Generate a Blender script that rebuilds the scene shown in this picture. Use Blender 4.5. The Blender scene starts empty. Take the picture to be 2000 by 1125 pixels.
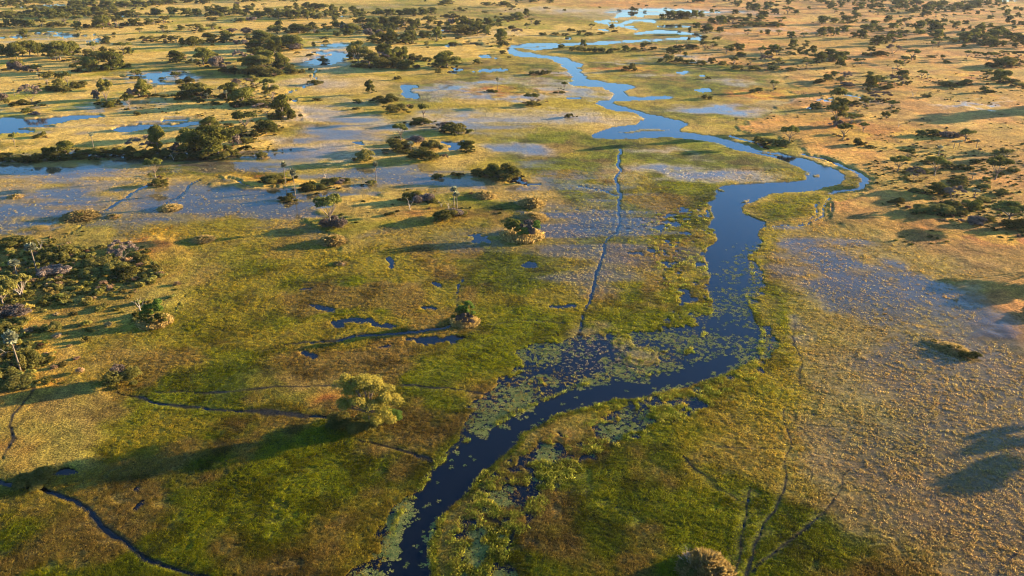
import bpy, math, random
import numpy as np

# ------------------------------------------------------------------ camera, sky, sun, exposure
S = bpy.context.scene
C = S.collection
CAM_H, F, PITCH = 110.0, 1500.0, math.atan(662.5 / 1500.0)      # metres, focal length in photo pixels, tilt
cam = bpy.data.cameras.new("camera"); camo = bpy.data.objects.new("camera", cam); C.objects.link(camo)
cam.sensor_width = 36; cam.lens = 36 * F / 2000; cam.clip_start = 1; cam.clip_end = 40000
camo.location = (0, 0, CAM_H); camo.rotation_euler = (math.pi / 2 - PITCH, 0, 0)
S.camera = camo

SUN_EL, SUN_AZ = math.radians(8.0), math.radians(70.0)          # azimuth clockwise from the view direction
W = bpy.data.worlds.new("World"); S.world = W; W.use_nodes = True
wn = W.node_tree.nodes; wl = W.node_tree.links
sky = wn.new('ShaderNodeTexSky'); sky.sky_type = 'NISHITA'; sky.sun_disc = False
sky.sun_elevation = SUN_EL; sky.sun_rotation = SUN_AZ; sky.air_density = 1.0; sky.dust_density = 1.0; sky.ozone_density = 5.0
wl.new(sky.outputs[0], wn['Background'].inputs[0]); wn['Background'].inputs[1].default_value = 0.11
sun = bpy.data.lights.new("sun", 'SUN'); suno = bpy.data.objects.new("sun", sun); C.objects.link(suno)
sun.energy = 5.0; sun.angle = math.radians(0.5); sun.color = (1.0, 0.74, 0.45)
from mathutils import Vector
sd = Vector((math.sin(SUN_AZ) * math.cos(SUN_EL), math.cos(SUN_AZ) * math.cos(SUN_EL), math.sin(SUN_EL)))
suno.rotation_euler = sd.to_track_quat('Z', 'Y').to_euler(); suno.location = (300, 200, 200)
S.view_settings.view_transform = 'Standard'; S.view_settings.look = 'None'
S.view_settings.gamma = 1; S.view_settings.use_curve_mapping = False
S.view_settings.exposure = 2.25
HAZE = 0.00002          # density of the evening air
S.render.engine = 'CYCLES'
S.cycles.max_bounces = 5; S.cycles.diffuse_bounces = 2; S.cycles.glossy_bounces = 2; S.cycles.transmission_bounces = 2
S.cycles.volume_bounces = 0; S.cycles.transparent_max_bounces = 4; S.cycles.use_denoising = True; S.cycles.filter_width = 1.15; S.cycles.sample_clamp_indirect = 3

# ------------------------------------------------------------------ helpers
CP, SP = math.cos(PITCH), math.sin(PITCH)
def ground_at(u, v):
    """point of the plain (z = 0) that the photo shows at pixel u, v"""
    a = (u - 1000) / F; b = (562.5 - v) / F
    dx = a; dy = CP + b * SP; dz = -SP + b * CP
    t = CAM_H / (-dz)
    return dx * t, dy * t
def pix_of(x, y):
    dep = y * CP + CAM_H * SP
    up = y * SP - CAM_H * CP
    return 1000 + F * x / dep, 562.5 - F * up / dep, dep

_rs = np.random.RandomState(11)
_TAB = _rs.rand(256, 256)
def vnoise(x, y):
    xi = np.floor(x).astype(np.int64); yi = np.floor(y).astype(np.int64)
    fx = x - xi; fy = y - yi
    fx = fx * fx * (3 - 2 * fx); fy = fy * fy * (3 - 2 * fy)
    a = _TAB[xi & 255, yi & 255]; b = _TAB[(xi + 1) & 255, yi & 255]
    c = _TAB[xi & 255, (yi + 1) & 255]; d = _TAB[(xi + 1) & 255, (yi + 1) & 255]
    return (a * (1 - fx) + b * fx) * (1 - fy) + (c * (1 - fx) + d * fx) * fy
def fbm(x, y, s, o=4, off=0.0):
    r = 0; amp = 0.5; t = 0
    for k in range(o):
        r = r + amp * vnoise(x / s + off + 17.3 * k, y / s - off + 9.1 * k); t += amp
        amp *= 0.55; s *= 0.5
    return r / t
def sstep(a, b, x):
    t = np.clip((x - a) / (b - a), 0, 1); return t * t * (3 - 2 * t)
def mix(a, b, t):
    return a * (1 - t) + b * t

KV = 1.8     # a photo row counts for more ground than a column does
def poly_sdf(P, u, v, reach):
    """signed distance (photo pixels, + inside) to a closed outline, -reach far away"""
    P = np.array(P, float)
    out = np.full(u.shape, -float(reach))
    sel = np.where((u > P[:, 0].min() - reach) & (u < P[:, 0].max() + reach) & (v > P[:, 1].min() - reach) & (v < P[:, 1].max() + reach))[0]
    if not len(sel): return out
    x = u[sel]; y = v[sel]
    ins = np.zeros(x.shape, bool); d2 = np.full(x.shape, 1e18)
    n = len(P)
    for i in range(n):
        ax, ay = P[i]; bx, by = P[(i + 1) % n]
        if ay != by:
            cr = ((ay > y) != (by > y)) & (x < (bx - ax) * (y - ay) / (by - ay) + ax)
            ins ^= cr
        ex, ey = bx - ax, (by - ay) * KV
        px, py = x - ax, (y - ay) * KV
        t = np.clip((px * ex + py * ey) / (ex * ex + ey * ey + 1e-9), 0, 1)
        d2 = np.minimum(d2, (px - t * ex) ** 2 + (py - t * ey) ** 2)
    d = np.sqrt(d2)
    out[sel] = np.where(ins, d, -np.minimum(d, reach))
    return out
def line_sdf(P, u, v, reach):
    """P: (u, v, half width) polyline; + inside"""
    out = np.full(u.shape, -float(reach))
    for i in range(len(P) - 1):
        ax, ay, aw = P[i]; bx, by, bw = P[i + 1]
        sel = np.where((u > min(ax, bx) - reach) & (u < max(ax, bx) + reach) & (v > min(ay, by) - reach) & (v < max(ay, by) + reach))[0]
        if not len(sel): continue
        ex, ey = bx - ax, (by - ay) * KV
        px, py = u[sel] - ax, (v[sel] - ay) * KV
        t = np.clip((px * ex + py * ey) / (ex * ex + ey * ey + 1e-9), 0, 1)
        d = aw + (bw - aw) * t - np.sqrt((px - t * ex) ** 2 + (py - t * ey) ** 2)
        out[sel] = np.maximum(out[sel], d)
    return out
def blob(u, v, cx, cy, rx, ry, ang=0.0, p=1.0):
    c, s = math.cos(math.radians(ang)), math.sin(math.radians(ang))
    a = ((u - cx) * c + (v - cy) * s) / rx; b = (-(u - cx) * s + (v - cy) * c) / ry
    return np.exp(-((a * a + b * b) ** p))

# ------------------------------------------------------------------ where things lie on the plain
RIVER = [(742,1125),(730,1180),(850,1180),(842,1125),(842,1060),(855,1020),(880,985),(905,960),(930,938),(960,912),(985,890),(1000,868),(1015,845),(1050,825),(1085,810),
 (1130,800),(1170,790),(1215,782),(1255,778),(1290,768),(1325,757),(1370,744),(1400,733),(1425,722),(1450,710),(1470,697),(1482,678),(1486,656),
 (1478,632),(1466,610),(1458,590),(1456,560),(1457,535),(1462,510),(1480,485),(1484,470),(1480,455),(1494,445),(1490,435),(1472,428),(1452,420),(1444,408),(1452,400),
 (1480,388),(1500,382),(1540,374),(1590,369),(1630,363),(1648,354),(1645,345),(1632,334),(1605,323),(1570,313),(1545,308),(1520,301),(1490,296),
 (1465,288),(1440,281),(1420,275),(1400,270),(1370,265),(1335,260),(1322,256),(1325,252),(1340,243),(1322,236),(1300,230),(1270,222),(1240,216),(1212,209),(1196,202),(1200,196),
 (1225,196),(1255,197),(1300,195),(1320,192),(1305,189),(1275,190),(1250,192),(1225,188),(1212,180),(1228,174),(1240,170),(1225,166),(1190,162),(1165,158),(1145,155),
 (1137,144),(1128,134),(1136,127),(1118,120),(1095,113),(1070,109),(1045,106),(1025,103),(1010,99),(1008,94),(1022,91),(1050,90),(1080,90),(1092,88),(1080,86),(1050,86),(1025,86),(1005,89),(994,95),(993,103),(1003,108),
 (1025,111),(1060,113),(1080,117),(1096,125),(1106,135),(1115,144),(1119,153),(1112,162),(1118,166),(1150,167),(1175,170),(1190,177),(1196,186),(1190,196),(1168,198),(1163,203),
 (1180,210),(1205,216),(1235,220),(1256,228),(1264,235),(1250,243),(1210,247),(1180,252),(1165,262),(1160,270),(1200,272),(1250,270),(1300,268),(1336,270),(1371,274),(1407,282),(1435,290),
 (1478,299),(1513,308),(1542,317),(1560,324),(1566,333),(1576,343),(1574,353),(1520,355),(1471,359),(1414,363),(1396,373),(1388,390),(1378,398),(1390,405),(1394,420),(1382,440),
 (1396,447),(1404,465),(1396,478),(1378,498),(1374,520),(1378,545),(1382,575),(1388,600),(1392,625),(1390,645),(1378,665),(1362,685),(1335,705),(1300,722),(1262,735),(1210,745),
 (1165,752),(1120,764),(1080,775),(1040,790),(1010,806),(985,820),(950,838),(915,860),(880,885),(852,912),(826,940),(800,975),(780,1010),(765,1050),(752,1090)]
CHANNELS = [   # smaller arms and pools of open water: u, v, half width
 [(1092,88,2),(1150,85,2.2),(1220,82,2),(1290,78,2),(1340,76,2.5),(1365,76,3.5),(1371,73,3),(1362,69,3.5),(1345,65,3),(1320,64,3.5),(1290,62,5),(1262,64,3),(1240,66,2)],
 [(1028,94,1.5),(1045,96,3),(1070,93,3),(1090,90,2)],
 [(1240,58,2),(1220,52,2),(1215,46,2),(1230,41,3),(1262,40,4),(1285,43,2)],
 [(1290,52,2),(1320,51,3),(1345,52,2)],
 [(1560,300,2),(1610,312,3),(1650,328,3.5),(1678,344,4),(1690,356,5),(1680,366,4),(1655,373,3),(1620,380,2)],
 [(1430,268,1.5),(1470,280,1.5),(1500,290,2)],
 [(860,60,1),(905,53,1.5),(930,50,1)],
]
TRAILS_AND_SHADOW = [     # hippo paths: narrow lanes of water through the sedge; one paints an islet's shadow
 [(1215,290,1.6),(1206,330,2),(1208,365,2),(1216,400,2.6),(1205,430,2.6),(1185,475,3),(1168,530,3),(1150,590,3.2),(1140,640,3.4),(1120,680,3.4),(1100,705,3)],
 [(1070,443,1.3),(1200,444,1.6),(1300,446,1.6),(1400,448,1.4)],
 [(1060,410,1),(1216,412,1.3),(1300,420,1.3),(1390,424,1.2)],
 [(1130,362,1.2),(1170,372,1.2),(1206,380,1.2)],
 [(1490,445,2.2),(1545,442,2.2),(1585,436,2),(1605,420,1.8),(1618,400,1.6),(1622,388,1.4)],
 [(1560,442,1.4),(1590,420,1.6),(1598,400,1.4)],
 [(1610,432,1.4),(1628,418,1.6),(1634,400,1.3)],
 [(924,500,1.3),(915,530,1.8),(902,550,2.4),(897,575,2),(895,600,1.6)],
 [(225,770,3.5),(300,785,4),(400,793,4.5),(470,800,4.5),(520,806,5),(570,812,6),(640,818,6)],
 [(300,768,2),(400,764,2.4),(540,760,2.4),(660,756,2)],
 [(790,752,2),(880,758,2.2),(960,770,2.2)],
 [(700,862,3),(745,872,4),(800,886,5),(840,900,6)],
 [(-60,935,8),(40,950,9),(110,975,8),(165,1000,8),(215,1030,10),(245,1060,7),(290,1092,9),(340,1112,8),(400,1125,7),(500,1165,7)],
 [(560,670,2),(600,668,3),(650,664,4),(720,655,5),(790,650,6),(850,640,5),(890,628,3)],  # dark lane painted in the shape of the small islet's cast shadow
 [(940,632,1.2),(1000,628,1.3),(1100,630,1.3),(1140,634,1)],
 [(1535,800,1.5),(1540,860,1.8),(1532,920,2),(1525,960,2),(1500,1010,2.6),(1470,1070,3),(1455,1110,3.5),(1440,1180,4)],
 [(1655,910,1.5),(1640,950,2),(1615,990,2.6),(1590,1020,3),(1560,1050,3.2),(1500,1085,3),(1465,1110,3)],
 [(1370,880,1.2),(1450,879,1.3),(1520,880,1.2)],
 [(1550,615,1),(1556,700,1.3),(1566,760,1.3)],
 [(120,470,1.4),(160,440,2),(205,410,2.2),(250,385,2.2),(295,362,2)],
 [(320,400,1.5),(350,378,2),(385,352,1.8)],
 [(440,350,1.8),(500,362,2.2),(560,372,1.5)],
 [(530,470,1),(470,505,1.2),(430,530,1.2),(380,560,1.4),(345,590,1.6),(330,620,2)],
 [(605,120,1),(613,135,1.2),(612,160,1.2),(570,180,1.4),(540,190,1)],
 [(1430,1125,2),(1445,1060,2.4),(1455,1000,2.4),(1460,960,2)],
 [(1340,890,1.2),(1400,960,1),(1440,985,1)],
 [(990,1080,3),(1010,1040,3),(965,1010,5),(985,980,6),(960,990,4)],
 [(0,905,2),(30,860,3),(45,790,3),(60,765,2)],
 [(1930,1160,1.6),(1960,1100,2),(1990,1050,2),(2030,1000,2)],
]
POOLS = [(700,625,42,6,-4),(660,632,10,8,0),(735,622,14,5,8),(765,627,12,8,0),(585,693,14,5,-10),(840,660,60,7,-8),(932,462,18,9,-10),(1035,520,16,4,0),(750,512,11,7,50),
 (120,900,24,8,-6),(592,560,14,3,0),(620,598,24,3,8),(740,693,14,3,0),(852,550,14,3,0),(830,597,14,3,5),(295,968,9,4,-25),(268,952,8,3,-30),
 (30,240,75,10,0),(110,232,60,7,-2),(175,226,42,5,-3),(20,256,60,6,0),(284,250,60,5,-3),(350,245,36,3,-2),(290,152,28,5,5),(312,162,24,4,3),(330,148,40,3,4),(192,77,13,4,0),(118,70,30,2,0),(20,75,22,3,0),
 (90,66,20,2,0),(892,90,16,3,0),(925,84,10,3,0),(800,176,12,7,15),(812,184,16,4,10),(950,140,24,4,-3),(890,137,8,4,0),(1120,193,20,2,0),(640,90,24,3,0),(640,122,26,5,10),(660,105,40,3,0),(655,112,30,6,0),
 (885,282,12,9,10),(1345,142,18,1.6,0),(1380,148,5,1.3,0),(1370,176,12,3,0),(1085,74,12,1.3,0),(1300,20,60,2.5,0),(1240,30,55,3,0),(1350,23,40,2,0),(1205,50,14,3,5),(1180,45,18,3,5),(1175,58,10,2,0),
 (1190,40,10,1.5,0),(85,12,30,2,0),(100,16,10,2,0),(1975,2,16,1.4,0),(5,133,10,2,0),(705,278,6,2,0),(1100,600,30,3,5),(1230,500,9,3,0),(988,352,14,3,5),(1010,360,18,3,8),(1032,520,12,3,0),
 (240,30,14,1.5,0),(545,20,16,1.3,0),(645,30,12,1.3,0),(690,33,12,1.2,0),(565,203,10,1.5,0),(960,112,18,2,0),(1585,213,6,2,0),(1600,195,10,2,-10),(1668,188,12,1.6,8)]
VEG_IN_WATER = [(1250,257,50,3,0),(1280,255,40,2.5,2),(1505,384,30,3,-8),(1570,338,14,4,20),(1595,345,9,3,0),(1500,300,24,2,12),(1235,186,14,2,0),(1450,395,10,4,-30),(1406,372,5,3,0)]
GREEN = [      # sedge meadows
 [(760,175),(830,150),(900,135),(960,112),(1000,112),(1080,120),(1110,150),(1120,170),(1180,180),(1180,200),(1100,180),(1000,190),(900,185),(860,205),(790,195)],
 [(1020,80),(1180,72),(1340,45),(1350,60),(1370,78),(1420,92),(1280,104),(1100,100),(1020,95)],
 [(1120,112),(1290,112),(1400,128),(1530,142),(1530,165),(1440,190),(1330,200),(1180,160)],
 [(1200,190),(1320,200),(1420,195),(1560,205),(1480,235),(1360,252),(1260,225)],
 [(940,268),(1100,255),(1170,268),(1330,268),(1560,320),(1580,350),(1420,360),(1380,400),(1395,500),(1380,640),(1330,700),(1180,730),(1130,640),(1090,520),(1080,400),(1000,330)],
 [(1330,262),(1440,262),(1560,310),(1690,345),(1690,370),(1600,385),(1640,350)],
 [(1440,405),(1520,378),(1610,378),(1570,440),(1500,450)],
 [(1480,450),(1545,445),(1560,520),(1545,600),(1560,700),(1500,790),(1420,870),(1380,900),(1480,960),(1600,1000),(1760,1090),(1900,1190),(840,1190),(900,960),(1010,850),(1250,790),(1400,740),(1490,660),(1450,560)],
 [(1000,840),(1300,745),(1400,715),(1480,680),(1510,760),(1300,840),(1100,900),(950,1000),(880,1190),(830,1190),(860,1020)],
 [(320,640),(380,560),(470,500),(640,470),(800,460),(1000,470),(1180,520),(1160,640),(1080,760),(900,880),(800,1000),(760,1190),(-300,1190),(-300,980),(60,990),(200,880),(170,800),(260,720)],
 [(470,330),(560,325),(580,345),(500,365),(430,345)],[(390,345),(340,350),(300,320),(440,315),(460,330),(420,355)],
 [(780,375),(1000,380),(1060,420),(1000,440),(860,430)],[(180,290),(300,290),(340,310),(200,320)],
 [(250,120),(470,135),(560,150),(400,160),(300,140)],[(540,235),(580,240),(578,262),(520,262)],
 [(-200,50),(140,52),(150,62),(60,75),(-200,70)],[(640,10),(800,8),(1000,20),(1180,30),(1150,45),(900,32),(700,25)],
]
LAND = [       # dry savanna and the long wooded islands
 [(1000,-99),(2600,-99),(2600,560),(1960,520),(1800,490),(1700,455),(1620,440),(1640,395),(1700,372),(1698,345),(1640,318),(1560,295),(1470,270),(1440,235),(1560,190),(1545,145),(1420,125),(1290,108),(1300,100),(1420,92),(1385,70),(1360,52),(1390,30),(1100,10),(1000,5)],
 [(1230,85),(1230,96),(1420,100),(1420,92)],
 [(2000,520),(1870,540),(1900,620),(1960,680),(2400,760),(2600,500)],
]
TAN = [
 [(-400,-99),(1000,-99),(1000,5),(1100,12),(1000,45),(1230,58),(1200,72),(1010,78),(975,110),(880,128),(700,150),(600,150),(560,160),(580,240),(480,300),(330,290),(100,285),(-400,290)],
 [(420,350),(560,345),(700,360),(660,378),(560,390),(430,365)],[(700,380),(900,372),(980,395),(950,430),(760,430),(640,470),(600,440)],
 [(-300,470),(80,462),(330,478),(345,520),(290,600),(230,640),(200,700),(100,760),(-300,850)],
 [(-300,850),(100,760),(210,720),(260,780),(180,870),(60,900),(-300,940)],[(450,770),(650,755),(665,785),(600,812),(500,800)],
 [(880,175),(1040,170),(1050,180),(980,186),(890,182)],[(1075,176),(1120,175),(1125,182),(1080,184)],
]
PALE = [       # shallow, sparsely grown flats: u, v, ru, rv, angle, strength
 (960,165,90,6,2,.8),(880,175,70,8,0,.9),(1000,188,160,5,1,.7),(1090,165,80,5,5,.6),(1140,180,60,9,8,.8),(1100,142,60,5,0,.6),(1385,214,80,9,0,1.),(1350,338,110,11,-1,1.),(1420,346,60,8,-3,.6),(1010,288,55,11,4,.9),
 (930,232,190,10,-1,.8),(1080,225,150,9,2,.7),(780,240,150,12,3,.6),(1430,215,60,7,0,.5),(1330,115,60,3,0,.6),(1280,150,70,4,-3,.5),(1440,160,50,5,3,.6),(1900,200,55,4,-6,.7),(1690,195,30,3,0,.4),
 (1380,66,60,3,0,.4),(1540,60,80,2.5,0,.5),(1290,25,130,9,0,1.),(1420,24,60,4,0,.7),(650,118,60,22,0,.8),(640,165,80,12,0,.5),(600,225,70,10,0,.6),(700,200,80,8,0,.4),(620,290,90,14,-8,.7),(560,300,60,10,0,.5),
 (1200,118,60,3,0,.5),(700,300,110,12,-5,.5),(980,68,60,3,0,.4),(730,15,30,3,0,.3),(1100,20,90,5,0,.5),(560,265,50,8,0,.5),(1520,200,50,6,0,.4),(1300,300,60,6,-2,.4)]
WETS = [       # how flooded the grass stands
 (760,350,200,30,0,.60),(1150,430,170,80,0,.62),(1130,520,140,70,0,.5),(500,400,260,40,0,.66),(950,470,160,46,0,.38),(620,440,150,30,0,.5),(1330,500,50,70,0,.4),
 (150,330,260,34,0,.62),(60,400,200,40,0,.78),(230,430,240,40,-4,.70),(420,420,200,32,-6,.62),(60,445,200,28,0,.66),(500,310,150,26,-6,.62),(60,350,200,20,0,.5),(400,300,120,14,0,.5),
 (700,340,120,16,-4,.55),(600,365,120,8,0,.4),(660,250,100,40,0,.55),(900,240,200,25,0,.5),(1040,340,60,50,20,.45),(980,390,70,24,0,.6),(1150,430,150,70,0,.45),(1120,500,130,60,0,.38),(1260,450,120,50,0,.45),
 (1050,600,120,70,0,.2),(150,235,240,26,0,.45),(300,250,160,12,0,.5),(300,155,120,18,0,.5),(230,200,100,14,0,.45),(110,80,160,16,0,.4),(650,110,70,30,0,.5),(850,170,160,40,0,.22),(1300,170,200,50,0,.2),
 (1560,470,60,24,0,.5),(1660,500,120,40,8,.8),(1720,580,190,70,10,.8),(1850,640,150,60,20,.75),(1900,760,210,100,10,.78),(1950,880,220,110,0,.80),(1750,900,220,90,0,.62),(1850,1010,260,90,0,.66),(1650,760,140,60,0,.35),
 (1560,640,40,120,0,.5),(1180,690,120,50,0,.55),(1000,900,60,40,0,.2),(1950,1120,200,60,0,.6),(1650,1000,140,60,0,.35),(1350,560,60,80,0,.25),(880,420,200,18,0,.3),(300,480,160,14,-4,.45),(780,450,120,16,0,.25)]
ORANGE = [(575,358,90,9,0,.8),(500,352,60,6,0,.7),(820,420,110,12,0,.5),(1480,185,60,10,0,1.),(1230,135,40,4,0,1.),(1170,136,30,3,0,.8),(960,178,70,4,2,.8),(1100,180,28,3,0,.8),(90,700,60,40,60,.8),(60,650,80,40,0,.4),(230,560,50,22,0,.4),
 (310,500,30,50,40,.7),(1900,460,140,14,8,.8),(1960,440,80,12,0,.5),(1870,145,60,7,0,.8),(1640,245,60,16,0,.6),(1700,265,120,30,0,.5),(1850,180,80,5,3,.5),(1790,400,160,60,0,.25),(1960,560,80,60,0,.4),(630,790,50,10,-20,.7),(330,500,20,40,0,.5),
 (20,820,60,60,30,.4),(1830,660,30,8,25,.4),(520,285,26,6,0,.4),(1050,146,34,5,0,.6),(1790,645,14,5,0,.6),(1630,440,40,10,0,.3),(1500,230,60,6,0,.2),(550,130,60,10,0,.3),(700,50,160,8,0,.3),(60,760,40,20,0,.4)]
LILY = [[(1010,690),(1150,660),(1300,650),(1395,600),(1440,640),(1330,712),(1240,742),(1120,770),(1010,812),(900,870),(820,960),(760,1120),(700,1190),(650,1190),(720,1050),(800,940),(900,840)],
 [(1290,760),(1250,800),(1130,840),(1040,870),(990,930),(900,1010),(880,1190),(1000,1190),(960,1060),(1040,950),(1130,880),(1260,820),(1370,760)],
 [(1375,500),(1425,500),(1430,600),(1420,660),(1390,700),(1370,640)],[(1440,500),(1470,470),(1470,520),(1458,590),(1436,560)],[(1430,640),(1470,640),(1490,670),(1460,710),(1400,740),(1420,700)]]
REEDS = [[(1290,765),(1370,750),(1480,700),(1500,720),(1400,790),(1260,850),(1180,880),(1080,960),(1010,1060),(960,1180),(870,1180),(880,1050),(930,960),(1010,880),(1090,840),(1200,800)],
 [(1180,650),(1300,630),(1390,560),(1390,660),(1330,700),(1240,715),(1190,700)],[(1240,420),(1385,400),(1400,470),(1385,560),(1300,620),(1280,520)],[(1000,720),(1060,715),(1060,760),(990,770)]]
SHRUBLAND = [[(-300,640),(20,640),(90,700),(80,790),(-300,800)],[(1700,300),(1800,280),(2300,290),(2300,470),(1900,460),(1780,430),(1740,380),(1680,340)],[(-300,478),(60,470),(150,500),(300,510),(290,560),(200,600),(60,620),(-300,650)],[(1740,150),(2000,150),(2100,200),(1800,190)],
 [(1050,62),(1190,62),(1190,72),(1050,72)],[(1280,105),(1600,118),(1600,140),(1300,130)],[(240,192),(500,190),(560,240),(420,245),(250,215)],[(1380,35),(1540,35),(1530,58),(1400,60)],[(560,275),(560,300),(-50,318),(-50,298),(300,280)]]
RIVER_HALF = None
def fields(x, y):
    """everything the plain carries at x, y: colour, wetness, open water and what grows"""
    x = np.asarray(x, float); y = np.asarray(y, float)
    r = np.sqrt(x * x + y * y)
    wa = 0.5 + r * 0.006
    n1 = fbm(x, y, 14, 4) - .5; n2 = fbm(x, y, 14, 4, 53.7) - .5
    n3 = fbm(x, y, 60, 3, 21.) - .5; n4 = fbm(x, y, 60, 3, 77.) - .5
    u, v, dep = pix_of(x + n1 * wa * 2.4, y + n2 * wa * 4)
    ub, vb, _ = pix_of(x + n1 * wa * 9 + n3 * wa * 10, y + n2 * wa * 12 + n4 * wa * 16)
    d = {}
    sea = poly_sdf(RIVER, u, v, 60)
    for c in CHANNELS: sea = np.maximum(sea, line_sdf(c, u, v, 20))
    pools = np.full(u.shape, -20.); halo = np.zeros(u.shape); fine0 = fbm(x * .45, y, 9, 4, 19.); fine1 = fbm(x, y, 2., 3, 41.)
    for (a, b, c_, e, g) in POOLS:
        q = blob(ub * .5 + u * .5, vb * .5 + v * .5, a, b, c_ * 1.25, e * 1.25, g)
        pools = np.maximum(pools, (q - .50 + (fine0 - .5) * .6 + (fine1 - .5) * .7 * sstep(330, 500, v)) * min(c_, 18)); halo = np.maximum(halo, q)
    open_w = np.maximum(sea, pools)
    for (a, b, c_, e, g) in VEG_IN_WATER:
        q = blob(u, v, a, b, c_, e, g); open_w = np.where(q > .4, -np.abs(open_w) - 1, open_w)
    trail_or_shadow = np.full(u.shape, -8.)
    for c in TRAILS_AND_SHADOW: trail_or_shadow = np.maximum(trail_or_shadow, line_sdf(c, u, v, 12))
    tn = fbm(x, y, 5, 2, 5.)
    lane = sstep(-2.5, 1.5, trail_or_shadow + (tn - .45) * 4) * sstep(560, 680, v)
    trail_or_shadow = trail_or_shadow * mix(.85, .6, sstep(500, 800, v)) - .2 - (tn * .4 + fbm(x, y, 1.6, 2, 35.) * .6 - .36) * (1.5 + 7 * sstep(300, 900, v)) - .7 * sstep(360, 460, v) - 1.4 * sstep(600, 760, v)
    open_w = np.maximum(open_w, trail_or_shadow)
    d['sea'] = sea; d['open'] = open_w; d['trail_or_shadow'] = trail_or_shadow
    # colours
    def col(*c): return np.array(c)[None, :]
    G1, G2, OLV = col(.145, .15, .004), col(.060, .078, .003), col(.31, .225, .020)
    TANC, GLD, SAV, RED, MUD, BRN = col(.52, .34, .07), col(.62, .33, .03), col(.48, .225, .048), col(.40, .12, .022), col(.40, .33, .25), col(.24, .135, .035)
    big = fbm(ub * 0 + x, y, 45, 4, 3.); med = fbm(x, y, 9, 3, 8.); huge = fbm(x, y, 160, 3, 31.)
    base = mix(OLV, TANC * .8, sstep(.35, .65, big)[:, None])
    tanw = np.zeros(u.shape)
    fe = 10 + 26 * sstep(440, 560, v)
    for P in TAN: tanw = np.maximum(tanw, sstep(-fe, fe, poly_sdf(P, ub, vb, 60)))
    nearer = sstep(300, 900, v)
    tc = mix(TANC, mix(GLD, OLV, .3), sstep(.5, .7, med * .5 + big * .5)[:, None] * .6)
    tc = mix(tc, G1 * 1.4, (sstep(.50, .62, huge * .4 + big * .6) * .75)[:, None])
    base = mix(base, tc, tanw[:, None])
    landw = np.zeros(u.shape)
    fl = 7 + 30 * sstep(400, 560, v)
    for P in LAND: landw = np.maximum(landw, sstep(-fl, fl, poly_sdf(P, ub, vb, 60)))
    sc = mix(SAV, TANC * .9, sstep(.42, .66, big)[:, None] * .8)
    sc = mix(sc, BRN, (sstep(.45, .62, fbm(x, y, 25, 4, 91.)) * .7)[:, None])
    sc = mix(sc, OLV * .8, (sstep(.52, .68, fbm(x, y, 70, 3, 15.)) * .5)[:, None])
    base = mix(base, sc, landw[:, None])
    grw = np.zeros(u.shape)
    for P in GREEN: grw = np.maximum(grw, sstep(-14 - fe, 14 + fe, poly_sdf(P, ub, vb, 60)))
    grw = np.maximum(grw, sstep(-34, -8, sea) * sstep(380, 460, v))
    grw = grw * (1 - landw)
    gc = mix(G1, G2, sstep(.4, .65, big * .6 + med * .4)[:, None])
    gc = mix(gc, OLV * .9, (sstep(.45, .68, fbm(x, y, 30, 4, 44.)) * .75)[:, None])
    gc = mix(gc, BRN * .9, (sstep(.50, .66, fbm(x, y, 22, 4, 64.)) * .65 * sstep(14, 60, np.abs(poly_sdf(RIVER, u, v, 62))))[:, None])
    gc = gc * (1 - .45 * sstep(.52, .66, fbm(x, y, 7, 4, 24.)))[:, None]
    base = mix(base, gc, (grw * .96)[:, None])
    ow = np.zeros(u.shape)
    for (a, b, c_, e, g, s) in ORANGE: ow = np.maximum(ow, s * blob(ub, vb, a, b, c_, e, g))
    oc = mix(GLD, RED, sstep(.42, .6, fbm(x, y, 12, 3, 71.))[:, None])
    base = mix(base, oc, np.clip(ow * (.6 + med), 0, 1)[:, None] * .9)
    pale = np.zeros(u.shape)
    for (a, b, c_, e, g, s) in PALE: pale = np.maximum(pale, s * blob(ub, vb, a, b, c_, e, g, 1.3))
    pale = pale * (.6 + .8 * big)
    base = mix(base, MUD * 1.25, np.clip(pale, 0, 1)[:, None] * .8)
    wet = np.zeros(u.shape)
    for (a, b, c_, e, g, s) in WETS: wet = np.maximum(wet, s * 1.18 * blob(ub, vb, a, b, c_ * 1.2, e * 1.25, g, 1.6))
    wet = wet * (1 - .5 * tanw * (v > 300) * (1 - sstep(460, 480, v)) - .9 * tanw * sstep(460, 480, v)) * (1 - .9 * ow)
    rightflat = sstep(1540, 1620, ub) * sstep(430, 500, vb)
    base = mix(base, mix(col(.25, .18, .11), col(.34, .22, .065), sstep(.30, .6, med * .4 + big * .6)[:, None]), (rightflat * (1 - landw) * (1 - grw) * .85)[:, None])
    streak = sstep(.36, .60, fbm(x * .22, y, 11, 3, 6.)); cloud = fbm(x, y, 38, 4, 73.)
    wet = np.minimum(wet, .78 - .08 * rightflat)
    wet = wet * mix(.66 + .42 * streak, np.minimum(.30 + 1.35 * sstep(.32, .68, cloud) + .5 * sstep(1760, 1930, u), 1.15), rightflat * sstep(440, 520, v))
    wet = np.minimum(wet, .8)
    base = mix(base, MUD * .8, (sstep(.35, .7, wet) * .45 * (1 - .8 * rightflat))[:, None])
    wet = np.maximum(wet, grw * .22 * sstep(380, 520, v) + grw * .35 * (fbm(x, y, 10, 3, 55.) - .45))
    wet = np.maximum(np.maximum(wet, np.minimum(pale * .8, .72)), halo * .95 * (1 - .6 * grw * (v > 450)))
    wet = np.maximum(wet, sstep(-9, 0, sea) * .55 * (1 - landw))
    wet = wet * mix(1.0, .55, grw * sstep(560, 640, v))
    lily = np.zeros(u.shape)
    for P in LILY: lily = np.maximum(lily, sstep(-46, 26, poly_sdf(P, ub, v, 50)))
    reeds = np.zeros(u.shape)
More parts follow.
